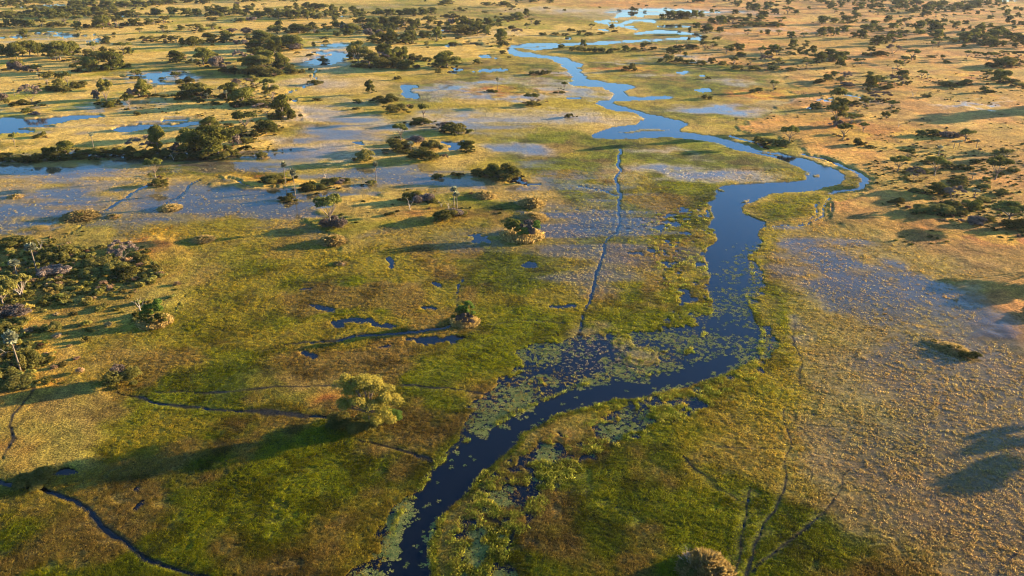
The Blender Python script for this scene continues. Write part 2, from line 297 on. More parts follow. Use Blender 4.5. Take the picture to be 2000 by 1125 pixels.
    for P in REEDS: reeds = np.maximum(reeds, sstep(-8, 10, poly_sdf(P, u, v, 20)))
    shr = np.zeros(u.shape)
    for P in SHRUBLAND: shr = np.maximum(shr, sstep(-8, 14, poly_sdf(P, ub, vb, 24)))
    lm = np.clip(lily * 1.0 - (reeds * sstep(.42, .5, fbm(x, y, 8, 3, 2.))) , 0, 1)
    patch = fbm(x, y, 6, 3, 29.); fine = fbm(x, y, 2.2, 2, 83.)
    gap = reeds * (patch * .6 + fine * .4)
    open_w = np.where((reeds > .4) & (patch * .6 + fine * .4 < .415 - .03 * (v < 640)) & (sea > -70), np.maximum(open_w, 2.), open_w)
    d['open'] = np.where(lm * (.30 + patch * .5 + fine * .6) > .44, np.maximum(open_w, 2.5), open_w)   # fringe of pads over dark water
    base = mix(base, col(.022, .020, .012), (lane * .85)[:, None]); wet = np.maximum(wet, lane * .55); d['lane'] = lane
    d['col'] = np.clip(base, 0, 1); d['wet'] = np.clip(wet, 0, 1); d['land'] = landw; d['green'] = grw; d['tan'] = tanw
    d['lily'] = lily; d['reeds'] = reeds; d['shrub'] = shr; d['u'] = u; d['v'] = v; d['pale'] = pale; d['orange'] = ow; d['flat'] = rightflat * (1 - landw) * (1 - grw)
    return d

# ------------------------------------------------------------------ materials
def new_mat(name):
    m = bpy.data.materials.new(name); m.use_nodes = True
    nt = m.node_tree; nt.nodes.clear()
    return m, nt.nodes, nt.links
def noise_node(n, l, pos, scale, detail=3, rough=.6):
    t = n.new('ShaderNodeTexNoise'); t.inputs['Scale'].default_value = scale; t.inputs['Detail'].default_value = detail
    t.inputs['Roughness'].default_value = rough; l.new(pos, t.inputs['Vector']); return t.outputs[0]
def ramp(n, l, x, a, b, lo=0., hi=1.):
    m = n.new('ShaderNodeMapRange'); m.interpolation_type = 'SMOOTHSTEP'
    l.new(x, m.inputs[0]); m.inputs[1].default_value = a; m.inputs[2].default_value = b; m.inputs[3].default_value = lo; m.inputs[4].default_value = hi
    return m.outputs[0]
def mth(n, l, op, a, b=None):
    m = n.new('ShaderNodeMath'); m.operation = op
    for i, q in enumerate((a, b)):
        if q is None: continue
        if isinstance(q, (int, float)): m.inputs[i].default_value = q
        else: l.new(q, m.inputs[i])
    return m.outputs[0]
def mixc(n, l, fac, a, b, mode='MIX'):
    m = n.new('ShaderNodeMix'); m.data_type = 'RGBA'; m.blend_type = mode
    for i, q in ((0, fac), (6, a), (7, b)):
        if isinstance(q, (int, float)): m.inputs[i].default_value = q
        elif isinstance(q, tuple): m.inputs[i].default_value = (*q, 1)
        else: l.new(q, m.inputs[i])
    return m.outputs[2]
def water_shader(n, l, pos, colour=(.001, .002, .004), bump=.03):
    w = n.new('ShaderNodeBsdfPrincipled'); 
    if isinstance(colour, tuple): w.inputs['Base Color'].default_value = (*colour, 1)
    else: l.new(colour, w.inputs['Base Color'])
    w.inputs['Roughness'].default_value = .06; w.inputs['IOR'].default_value = 1.33
    b = n.new('ShaderNodeBump'); b.inputs['Strength'].default_value = bump; b.inputs['Distance'].default_value = .3
    l.new(noise_node(n, l, pos, .7, 3), b.inputs['Height']); l.new(b.outputs[0], w.inputs['Normal'])
    return w.outputs[0]
def river_material():
    m, n, l = new_mat('river_water'); g = n.new('ShaderNodeNewGeometry'); o = n.new('ShaderNodeOutputMaterial')
    l.new(water_shader(n, l, g.outputs['Position']), o.inputs[0]); return m
def ground_material():
    m, n, l = new_mat('marsh_ground'); g = n.new('ShaderNodeNewGeometry'); o = n.new('ShaderNodeOutputMaterial')
    P = g.outputs['Position']
    ac = n.new('ShaderNodeAttribute'); ac.attribute_name = 'col'
    aw = n.new('ShaderNodeAttribute'); aw.attribute_name = 'wet'
    n_f = noise_node(n, l, P, 1.7, 4, .7); n_m = noise_node(n, l, P, .35, 4, .65); n_c = noise_node(n, l, P, .07, 4, .6)
    n_s = noise_node(n, l, P, 3.5, 2, .6)
    k = mth(n, l, 'MULTIPLY', ramp(n, l, n_f, .32, .68, .45, 1.5), ramp(n, l, n_m, .3, .7, .7, 1.3))
    k = mth(n, l, 'MULTIPLY', k, ramp(n, l, n_s, .35, .65, .55, 1.4))
    k = mth(n, l, 'MULTIPLY', k, ramp(n, l, n_c, .3, .7, .75, 1.25))
    cc = n.new('ShaderNodeVectorMath'); cc.operation = 'SCALE'; l.new(ac.outputs['Color'], cc.inputs[0]); l.new(k, cc.inputs['Scale'])
    d = n.new('ShaderNodeBsdfPrincipled'); l.new(cc.outputs[0], d.inputs['Base Color']); d.inputs['Roughness'].default_value = 1; d.inputs['Specular IOR Level'].default_value = .1
    b = n.new('ShaderNodeBump'); b.inputs['Strength'].default_value = 1.0; b.inputs['Distance'].default_value = .8
    hh = mth(n, l, 'ADD', mth(n, l, 'MULTIPLY', n_f, .5), mth(n, l, 'MULTIPLY', n_m, 1.2)); l.new(hh, b.inputs['Height']); l.new(b.outputs[0], d.inputs['Normal'])
    # the grass stands in a film of water: fine gaps open as it gets wetter
    s = mth(n, l, 'ADD', mth(n, l, 'MULTIPLY', n_s, .50), mth(n, l, 'ADD', mth(n, l, 'MULTIPLY', n_f, .32), mth(n, l, 'ADD', mth(n, l, 'MULTIPLY', n_m, .10), mth(n, l, 'MULTIPLY', n_c, .08))))
    th = mth(n, l, 'SUBTRACT', .74, mth(n, l, 'MULTIPLY', aw.outputs['Fac'], .40))
    dd = mth(n, l, 'SUBTRACT', s, th)
    fac = ramp(n, l, dd, -.09, .09)
    film = n.new('ShaderNodeVectorMath'); film.operation = 'SCALE'; l.new(ac.outputs['Color'], film.inputs[0]); film.inputs['Scale'].default_value = .22
    mx = n.new('ShaderNodeMixShader'); l.new(fac, mx.inputs[0]); l.new(d.outputs[0], mx.inputs[1]); l.new(water_shader(n, l, P, film.outputs[0], .05), mx.inputs[2])
    l.new(mx.outputs[0], o.inputs[0]); return m
def leaf_material(name, c1, c2, trans=.35, rnd=.3):
    m, n, l = new_mat(name); o = n.new('ShaderNodeOutputMaterial')
    t = n.new('ShaderNodeAttribute'); t.attribute_name = 'tint'
    oi = n.new('ShaderNodeObjectInfo')
    c = mixc(n, l, t.outputs['Fac'], c1, c2)
    hv = n.new('ShaderNodeHueSaturation'); l.new(c, hv.inputs['Color'])
    l.new(ramp(n, l, oi.outputs['Random'], 0, 1, 1 - rnd, 1 + rnd), hv.inputs['Value'])
    a = n.new('ShaderNodeBsdfDiffuse'); l.new(hv.outputs[0], a.inputs[0])
    b = n.new('ShaderNodeBsdfTranslucent'); l.new(hv.outputs[0], b.inputs[0])
    mx = n.new('ShaderNodeMixShader'); mx.inputs[0].default_value = trans; l.new(a.outputs[0], mx.inputs[1]); l.new(b.outputs[0], mx.inputs[2])
    l.new(mx.outputs[0], o.inputs[0]); return m
def inst_leaf_material(name, trans=.5, gloss=False):
    m, n, l = new_mat(name); o = n.new('ShaderNodeOutputMaterial')
    t = n.new('ShaderNodeAttribute'); t.attribute_name = 'tint'
    ic = n.new('ShaderNodeAttribute'); ic.attribute_type = 'INSTANCER'; ic.attribute_name = 'col'
    cc = n.new('ShaderNodeVectorMath'); cc.operation = 'SCALE'; l.new(ic.outputs['Color'], cc.inputs[0]); l.new(ramp(n, l, t.outputs['Fac'], 0, 1, .7, 1.65), cc.inputs['Scale'])
    a = n.new('ShaderNodeBsdfDiffuse') if not gloss else n.new('ShaderNodeBsdfPrincipled')
    if gloss: a.inputs['Roughness'].default_value = .6; a.inputs['Specular IOR Level'].default_value = .05
    l.new(cc.outputs[0], a.inputs[0])
    b = n.new('ShaderNodeBsdfTranslucent'); l.new(cc.outputs[0], b.inputs[0])
    mx = n.new('ShaderNodeMixShader'); mx.inputs[0].default_value = trans; l.new(a.outputs[0], mx.inputs[1]); l.new(b.outputs[0], mx.inputs[2])
    l.new(mx.outputs[0], o.inputs[0]); return m
def bark_material(name, c1, c2):
    m, n, l = new_mat(name); o = n.new('ShaderNodeOutputMaterial'); tc = n.new('ShaderNodeTexCoord')
    c = mixc(n, l, ramp(n, l, noise_node(n, l, tc.outputs['Object'], 30), .3, .7), c1, c2)
    d = n.new('ShaderNodeBsdfPrincipled'); d.inputs['Roughness'].default_value = .9; l.new(c, d.inputs[0]); l.new(d.outputs[0], o.inputs[0]); return m
M = {
 'D': leaf_material('evergreen_leaves', (.050, .065, .013), (.20, .185, .035)),
 'O': leaf_material('olive_leaves', (.10, .105, .025), (.25, .21, .05)),
 'A': leaf_material('acacia_leaves', (.075, .09, .022), (.20, .19, .04)),
 'G': leaf_material('dry_twigs', (.12, .09, .07), (.24, .18, .13), .15),
 'B': leaf_material('shrub_leaves', (.055, .060, .014), (.19, .16, .035)),
 'Y': leaf_material('yellow_green_leaves', (.20, .19, .03), (.46, .37, .07), .4, .05),
 'K': leaf_material('bright_green_leaves', (.07, .13, .02), (.16, .23, .04), .4, .05),
 'P': leaf_material('palm_leaves', (.16, .18, .10), (.36, .36, .22), .25),
 'M': leaf_material('golden_grass_blades', (.27, .19, .06), (.50, .36, .12), .4),
 'bark': bark_material('grey_brown_bark', (.10, .075, .05), (.22, .17, .12)),
 'pale': bark_material('weathered_pale_wood', (.35, .29, .23), (.55, .47, .38)),
 'soil': bark_material('mound_soil', (.20, .12, .05), (.34, .21, .09)),
 'ground': ground_material(), 'water': river_material(),
 'sedge': inst_leaf_material('sedge_blades'), 'pads': inst_leaf_material('lily_pad_leaves', .15, True),
}

def tag(o, label=None, cat=None, group=None, kind=None):
    if label: o['label'] = label
    if cat: o['category'] = cat
    if group: o['group'] = group
    if kind: o['kind'] = kind
    return o
def mesh_np(name, verts, faces, mat, attrs=None, link=True, obname=None, smooth=False, k=None):
    """verts (n,3), faces (m,k) of one size"""
    me = bpy.data.meshes.new(name)
    verts = np.asarray(verts, np.float32); faces = np.asarray(faces, np.int32); m, k = faces.shape
    me.vertices.add(len(verts)); me.vertices.foreach_set('co', verts.ravel())
    me.loops.add(m * k); me.loops.foreach_set('vertex_index', faces.ravel())
    me.polygons.add(m); me.polygons.foreach_set('loop_start', np.arange(0, m * k, k, dtype=np.int32)); me.polygons.foreach_set('loop_total', np.full(m, k, np.int32))
    if smooth: me.polygons.foreach_set('use_smooth', np.ones(m, bool))
    me.update(calc_edges=True)
    for an, (ty, dom, data) in (attrs or {}).items():
        at = me.attributes.new(an, ty, dom)
        at.data.foreach_set('color' if 'COLOR' in ty else ('vector' if ty == 'FLOAT_VECTOR' else 'value'), np.asarray(data, np.float32).ravel() if ty != 'INT' else np.asarray(data, np.int32).ravel())
    if mat: me.materials.append(mat)
    return me
def link(name, me, parent=None):
    o = bpy.data.objects.new(name, me); C.objects.link(o)
    if parent is not None: o.parent = parent
    return o

# ------------------------------------------------------------------ ground and river
def axis(a, b, st): return list(np.arange(a, b, st))
us = [-60000, -20000, -8000, -3500, -1500, -700] + axis(-260, 2262, 2.5) + [2700, 3600, 6000, 12000, 26000, 70000]
vs = [-91, -88, -82, -74, -64, -54, -44, -34, -25, -16, -9] + axis(-4, 1150, 2.0) + [1160, 1185, 1230, 1350, 1700]
us = np.array(us, float); vs = np.array(vs, float)
UU, VV = np.meshgrid(us, vs)
gx, gy = ground_at(UU.ravel(), VV.ravel())
gx = np.clip(gx, -8800, 8800); 
fd = fields(gx, gy)
nz = fbm(gx, gy, 8, 3, 12.) - .5
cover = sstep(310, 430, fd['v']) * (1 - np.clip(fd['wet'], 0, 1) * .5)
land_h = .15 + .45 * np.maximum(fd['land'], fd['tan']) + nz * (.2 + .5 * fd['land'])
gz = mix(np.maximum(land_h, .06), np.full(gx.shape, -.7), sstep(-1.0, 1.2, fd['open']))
gcol = fd['col'] * (1 - .25 * cover)[:, None]  # ground under the tufts darkened: canopy shading in the colour, and dark peat
NU, NV = len(us), len(vs)
idx = np.arange(NU * NV).reshape(NV, NU)
q = np.stack([idx[:-1, :-1].ravel(), idx[1:, :-1].ravel(), idx[1:, 1:].ravel(), idx[:-1, 1:].ravel()], 1)
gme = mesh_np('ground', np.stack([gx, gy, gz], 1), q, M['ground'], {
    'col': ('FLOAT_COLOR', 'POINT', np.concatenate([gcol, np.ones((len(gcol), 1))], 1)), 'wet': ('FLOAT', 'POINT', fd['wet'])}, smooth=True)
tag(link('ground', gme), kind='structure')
wx = np.array([-8000, -2500, 0, 2500, 8000], float); wy = np.array([10, 400, 1200, 4000, 9000], float)
WX, WY = np.meshgrid(wx, wy); ix = np.arange(25).reshape(5, 5)
wq = np.stack([ix[:-1, :-1].ravel(), ix[:-1, 1:].ravel(), ix[1:, 1:].ravel(), ix[1:, :-1].ravel()], 1)
tag(link('river', mesh_np('river', np.stack([WX.ravel(), WY.ravel(), np.zeros(25)], 1), wq, M['water'])), kind='structure')

# ------------------------------------------------------------------ plant prototypes (unit width, unit height)
def leaves(lobes, n, size, seed, thin=.42, aspect=1.6, droop=0.):
    R = np.random.RandomState(seed)
    L = np.array(lobes, float)
    area = (L[:, 3] * L[:, 4] + L[:, 3] * L[:, 5] + L[:, 4] * L[:, 5]); area /= area.sum()
    k = R.choice(len(L), n, p=area)
    dvec = R.normal(size=(n, 3)); dvec /= np.linalg.norm(dvec, axis=1)[:, None]
    dvec[:, 2] = np.where(dvec[:, 2] < -.3, -dvec[:, 2] * .5, dvec[:, 2])
    rad = 1 - .45 * R.rand(n) ** 1.6
    p = L[k, :3] + dvec * L[k, 3:6] * rad[:, None]
    nn = vnoise(p[:, 0] * 9 + seed, p[:, 2] * 7 + p[:, 1] * 6)
    keep = nn > thin * R.rand(n) * 1.2
    p = p[keep]; dvec = dvec[keep]; k = k[keep]; n = len(p)
    nrm = dvec + R.normal(size=(n, 3)) * .7; nrm /= np.linalg.norm(nrm, axis=1)[:, None]
    t = np.cross(nrm, R.normal(size=(n, 3))); t /= np.linalg.norm(t, axis=1)[:, None] + 1e-9
    b = np.cross(nrm, t)
    s = size * (.55 + .9 * R.rand(n))[:, None]
    t = t * s * aspect * .5; b = b * s * .5
    V = np.stack([p - t, p - b, p + t, p + b], 1).reshape(-1, 3)
    V[:, 2] = np.maximum(V[:, 2], 0.0)
    Fq = np.arange(4 * n).reshape(n, 4)
    lob = R.rand(len(L))
    tint = np.clip(lob[k] * .55 + R.rand(n) * .35 + .25 * (nn[keep] - .4), 0, 1)
    return V, Fq, tint
def tubes(segs, sides=5):
    """segs: (p0, p1, r0, r1)"""
    V = []; Fq = []
    for p0, p1, r0, r1 in segs:
        p0 = Vector(p0); p1 = Vector(p1); ax = (p1 - p0).normalized()
        a = ax.orthogonal().normalized(); b = ax.cross(a); o = len(V)
        for pp, rr in ((p0, r0), (p1, r1)):
            for i in range(sides):
                th = 2 * math.pi * i / sides; V.append(tuple(pp + (a * math.cos(th) + b * math.sin(th)) * rr))
        for i in range(sides):
            j = (i + 1) % sides; Fq.append((o + i, o + j, o + sides + j, o + sides + i))
    return np.array(V), np.array(Fq)
def branches(R, start, direction, length, rad, depth, segs, tips, spread=.6, up=.15):
    p = Vector(start); d = Vector(direction).normalized(); r = rad
    for k in range(3):
        nd = (d + Vector([R.uniform(-1, 1) * .22 for _ in range(3)])).normalized()
        q = p + nd * (length / 3); segs.append((p.copy(), q.copy(), r, r * .82)); r *= .82; p = q; d = nd
    if depth == 0: tips.append(tuple(p)); return
    for k in range(R.choice((2, 3, 3))):
        nd = (d + Vector((R.uniform(-1, 1), R.uniform(-1, 1), R.uniform(-.6, 1))) * spread + Vector((0, 0, up))).normalized()
        branches(R, p, nd, length * R.uniform(.6, .8), r * .7, depth - 1, segs, tips, spread, up)
def lobes_round(R, n, zc, zs, rr, lr, flat=1.):
    out = []
    for i in range(n):
        a = R.uniform(0, 6.283); r = rr * math.sqrt(R.random()); z = zc + R.uniform(-zs, zs) * (1 - .5 * r / rr)
        s = R.uniform(.75, 1.25) * lr
        out.append((r * math.cos(a), r * math.sin(a), z, s, s, s * flat))
    return out
def normalise(V, w=1.):
    V = V.copy(); ext = max(np.percentile(V[:, 0], 99.5) - np.percentile(V[:, 0], .5), 1e-3); V[:, :2] *= w / ext
    V[:, 2] /= max(np.percentile(V[:, 2], 99.7), 1e-3); return V
PROTO = {}
def make_proto(kind, var, hi):
    """list of (part name, mesh) for one plant of unit width and height"""
    key = (kind, var, hi)
    if key in PROTO: return PROTO[key]
    R = random.Random(hash((kind, var)) % 999 if False else ord(kind) * 13 + var * 7)
    n = 9000 if hi else 1700; sz = .036 if hi else .075
    parts = []; seed = ord(kind) + var * 31
    def add(nm, V, Fq, mat, tint=None):
        at = {'tint': ('FLOAT', 'FACE', tint)} if tint is not None else None
        parts.append((nm, mesh_np(nm, V, Fq, mat, at)))
    if kind == 'D':
        L = lobes_round(R, 11 + var, .56, .3, .30, .19, .85) + lobes_round(R, 5, .25, .1, .33, .15, .8)
        V, Fq, t = leaves(L, n, sz, seed, .5)
        V[:, 2] = V[:, 2] / np.percentile(V[:, 2], 99.7); add('crown', V, Fq, M['D'], t)
        segs = [((0, 0, -.02), (.01, .01, .3), .03, .022)] + [((.01, .01, .25), l[:3], .018, .006) for l in L[:6]]
        add('trunk', *tubes(segs), M['bark'])
    elif kind in 'OT':
        L = lobes_round(R, 10 + var, .66, .24, .34, .15, .75)
        if kind == 'T': L = [(x * .8, y * .8, z, a, b, c * .8) for x, y, z, a, b, c in lobes_round(R, 18, .52, .44, .3, .17, .5)]
        V, Fq, t = leaves(L, int(n * .8), sz, seed, .8)
        V[:, 2] = V[:, 2] / np.percentile(V[:, 2], 99.7); add('crown', V, Fq, M['O'], t)
        segs = [((0, 0, -.02), (.01, .02, .25), .028, .02)] + [((.01, .02, .22), l[:3], .014, .004) for l in L[:9]]
        add('trunk', *tubes(segs), M['bark'])
    elif kind == 'A':
        L = []
        for i in range(9):
            a = 6.28 * i / 9 + R.uniform(-.3, .3); r = R.uniform(.1, .36); L.append((r * math.cos(a), r * math.sin(a), .80 - .35 * r + R.uniform(-.06, .08), R.uniform(.13, .18), R.uniform(.13, .18), R.uniform(.08, .12)))
        V, Fq, t = leaves(L, int(n * .75), sz * .9, seed, .75)
        V[:, 2] = V[:, 2] / np.percentile(V[:, 2], 99.7); add('crown', V, Fq, M['A'], t)
        f1 = (R.uniform(-.05, .05), R.uniform(-.05, .05), .34)
        segs = [((0, 0, -.02), f1, .03, .02)] + [(f1, (l[0] * .6, l[1] * .6, .56), .015, .01) for l in L] + [((l[0] * .6, l[1] * .6, .56), l[:3], .01, .004) for l in L]
        add('trunk', *tubes(segs), M['bark'])
    elif kind in 'GN':
        segs = []; tips = []
        st = Vector((R.uniform(-.05, .05), R.uniform(-.05, .05), .28)); segs.append(((0, 0, -.02), tuple(st), .032, .024))
        for k in range(5 if kind == 'G' else 3):
            a = 6.28 * k / (5 if kind == 'G' else 3) + R.uniform(-.4, .4)
            branches(R, st, (math.cos(a) * .8, math.sin(a) * .8, .9), .33, .016, 3 if kind == 'G' else 2, segs, tips)
        V, Fq = tubes(segs, 3 if kind == 'G' else 4)
        zt = V[:, 2].max(); wd = np.ptp(V[:, 0]); V = V * np.array([1 / wd, 1 / wd, 1 / zt])
        add('branches' if kind == 'N' else 'trunk', V, Fq, M['pale'] if kind == 'N' else M['bark'])
        if kind == 'G':
            L = [(x / wd, y / wd, z / zt, .07, .07, .05) for x, y, z in tips]
            V, Fq, t = leaves(L, int(n * .8), sz * .6, seed, .6, 3.); add('crown', V, Fq, M['G'], t)
    elif kind in 'Bbg':
        L = lobes_round(R, 9 + var, .45, .25, .34, .17, 1.3) + lobes_round(R, 6, .2, .1, .4, .12, 1.)
        V, Fq, t = leaves(L, int(n * .8), sz, seed, .5)
        V[:, 2] = V[:, 2] / np.percentile(V[:, 2], 99.5)
        add('foliage', V, Fq, {'B': M['B'], 'b': M['O'], 'g': M['G']}[kind], t)
    elif kind == 'P':
        segs = []; p = Vector((0, 0, -.02)); lean = R.uniform(-.06, .06)
        for k in range(5):
            q2 = Vector((lean * ((k + 1) / 5) ** 2, 0, (k + 1) / 5 * .80)); segs.append((p, q2, .05 - .005 * k, .045 - .005 * k)); p = q2
        V, Fq = tubes(segs, 6); add('trunk', V, Fq, M['bark'])
        fr = []
        for k in range(38 if hi else 22):
            a = k * 2.4 + R.uniform(-.2, .2); el = math.radians(R.uniform(-55, 80)); fr.append((a, el, R.uniform(.28, .36)))
        AV, AF, AT = [], [], []
        for a, el, ln in fr:
            V, Fq = fan((a, el, ln), p, R); AF += [tuple(i + len(AV) for i in f) for f in Fq]; AV += V; AT += [R.random() * .5 + .25] * len(Fq)
        add('crown', np.array(AV), np.array(AF), M['P'], AT)
    elif kind == 'M':
        add('mound_earth', *dome(R, .5, .62, 20, 7), M['soil'])
        V, Fq, t = blades(R.randint(0, 999), 2600 if hi else 500, .5, .62, .22, .012 if hi else .03); add('grass', V, Fq, M['M'], t)
        L = [(x, y, z * .8 + .3, a * .6, b * .6, c * .6) for x, y, z, a, b, c in lobes_round(R, 3 + var, .4, .2, .25, .18, 1.2)]
        V, Fq, t = leaves(L, int(n * .35), sz, seed, .5); add('shrub_foliage', V, Fq, M['B'], t)
    PROTO[key] = parts
    return parts
def fan(f, p, R):
    """one palm leaf: a stalk and a folded fan; unit height tree, the crown about 1 wide before scaling"""
    a, el, ln = f
    d = Vector((math.cos(a) * math.cos(el), math.sin(a) * math.cos(el), math.sin(el) * .38))
    side = Vector((-math.sin(a), math.cos(a), 0)); up = Vector((0, 0, .38))
    base = p + d * (ln * .35); V = [tuple(base)]; Fq = []
    k = 6
    pts = []
    for i in range(k + 1):
        t = (i / k - .5) * 2.6
        q2 = base + d * (ln * .75 * math.cos(t)) + side * (ln * .62 * math.sin(t)) + up * (.08 * (i % 2) - .12 * abs(t) * .6)
        pts.append(q2)
    V += [tuple(q2) for q2 in pts]
    for i in range(k): 
        mid = (pts[i] + pts[i + 1]) * .5 + d * .0
        V.append(tuple(mid)); Fq.append((0, 1 + i, len(V) - 1, 2 + i))
    o = len(V); w = side * .012
    V += [tuple(p - w), tuple(p + w), tuple(base + w), tuple(base - w)]; Fq.append((o, o + 1, o + 2, o + 3))
    return V, Fq
def dome(R, rad, h, ns, nr):
    V = [(0, 0, h)]; Fq = []
    ph = R.uniform(0, 6)
    for j in range(1, nr + 1):
        for i in range(ns):
            th = 6.2832 * i / ns; rr = rad * j / nr * (1 + .12 * math.sin(2 * th + ph) + .06 * math.sin(5 * th))
            V.append((rr * math.cos(th), rr * math.sin(th), h * (1 - (j / nr) ** 1.7) * R.uniform(.92, 1.08) - (.04 if j == nr else 0)))
    for i in range(ns): Fq.append((0, 0 + 1 + i, 1 + (i + 1) % ns, 1 + (i + 1) % ns))
    Fq = []
    for i in range(0, ns, 2): Fq.append((0, 1 + i, 1 + (i + 1) % ns, 1 + (i + 2) % ns))
    for j in range(nr - 1):
        for i in range(ns):
            a = 1 + j * ns + i; b = 1 + j * ns + (i + 1) % ns; Fq.append((a, a + ns, b + ns, b))
    return np.array(V), np.array(Fq)
def blades(seed, n, rad, h, ln, wd, flatp=1.7):
    R = np.random.RandomState(seed)
    a = R.rand(n) * 6.2832; r = rad * np.sqrt(R.rand(n)); z = h * (1 - (r / rad) ** flatp) * (.8 + .4 * np.sin(a * 5 + seed) * np.sin(r / rad * 9))
    p = np.stack([r * np.cos(a), r * np.sin(a), np.maximum(z, 0) - .02], 1)
    l_ = ln * (.5 + R.rand(n)); lean = R.normal(size=(n, 3)) * .45; lean[:, 2] = 1
    lean[:, :2] += p[:, :2] / max(rad, 1e-3) * .3
    lean /= np.linalg.norm(lean, axis=1)[:, None]
    s = R.normal(size=(n, 3)); s[:, 2] = 0; s /= np.linalg.norm(s, axis=1)[:, None] + 1e-9
    tip = p + lean * l_[:, None]; tip2 = tip + np.array([0, 0, -.1]) * l_[:, None] + lean * [.25, .25, 0] * l_[:, None]
    w = s * wd
    V = np.stack([p - w, p + w, tip + w * .6, tip2 - w * .1], 1).reshape(-1, 3)
    return V, np.arange(4 * n).reshape(n, 4), R.rand(n)

ORD = "zeroth first second third fourth fifth sixth seventh eighth ninth tenth eleventh twelfth thirteenth fourteenth fifteenth sixteenth seventeenth eighteenth nineteenth twentieth".split()
def ordinal(i):
    if i <= 20: return ORD[i]
    tens = {2: 'twenty', 3: 'thirty', 4: 'forty', 5: 'fifty'}[i // 10]
    return (tens + '-' + ORD[i % 10]) if i % 10 else {3: 'thirtieth', 4: 'fortieth', 5: 'fiftieth'}[i // 10]
KINDS = {'D': ('evergreen_tree', 'dark evergreen tree', 'tree', 4), 'O': ('leafy_tree', 'loose olive tree', 'tree', 4), 'T': ('tall_tree', 'tall narrow olive tree', 'tree', 1),
 'A': ('acacia_tree', 'flat-topped acacia tree', 'tree', 4), 'G': ('leafless_tree', 'grey brown leafless tree', 'tree', 3), 'N': ('dead_tree', 'pale dead bare tree', 'dead tree', 3),
 'B': ('shrub', 'low dark shrub', 'shrub', 4), 'b': ('olive_shrub', 'low olive green shrub', 'shrub', 3), 'g': ('thorn_thicket', 'grey leafless thicket', 'thicket', 3),
 'P': ('palm_tree', 'slender fan palm', 'palm', 3), 'M': ('grassy_mound', 'golden grassy termite mound', 'mound', 3)}
prng = random.Random(5)
def plant(kind, u, v, w, h, rz=None, label=None, group=None, hi=None, sel=None):
    nm, desc, cat, nv = KINDS[kind]
    low = kind in 'BbgM' or (kind == 'D' and v > 480)
    th = math.atan2(CAM_H, ground_at(u, v)[1])
    vc = v - (.38 * w * math.sin(th) if low else .06 * w * math.sin(th))
    x, y = ground_at(u, vc); dep = y * CP + CAM_H * SP
    if kind in 'DOATG': w *= 1.3; h *= 1.15
    elif kind in 'Bbg': w *= 1.2; h *= 1.15
    s = dep / F; wm = w * s
    hm = max((h * s - (.5 if low else .25) * wm * math.sin(th)) / math.cos(th), .3 * wm, .8)
    z = -.05
    hi = (w > 30 or h > 36) if hi is None else hi
    var = prng.randrange(nv) if sel is None else sel
    parts = make_proto(kind, var, hi)
    rz = prng.uniform(0, 6.283) if rz is None else rz
    zs = hm
    if len(parts) == 1:
        o = link(nm, parts[0][1])
    else:
        o = bpy.data.objects.new(nm, None); C.objects.link(o); o.empty_display_size = .3
        for pn, me in parts: link(pn, me, o)
    o.location = (x, y, z); o.rotation_euler = (0, 0, rz)
    o.scale = (wm, wm, zs)
    tag(o, label or desc, cat, group)
    return o

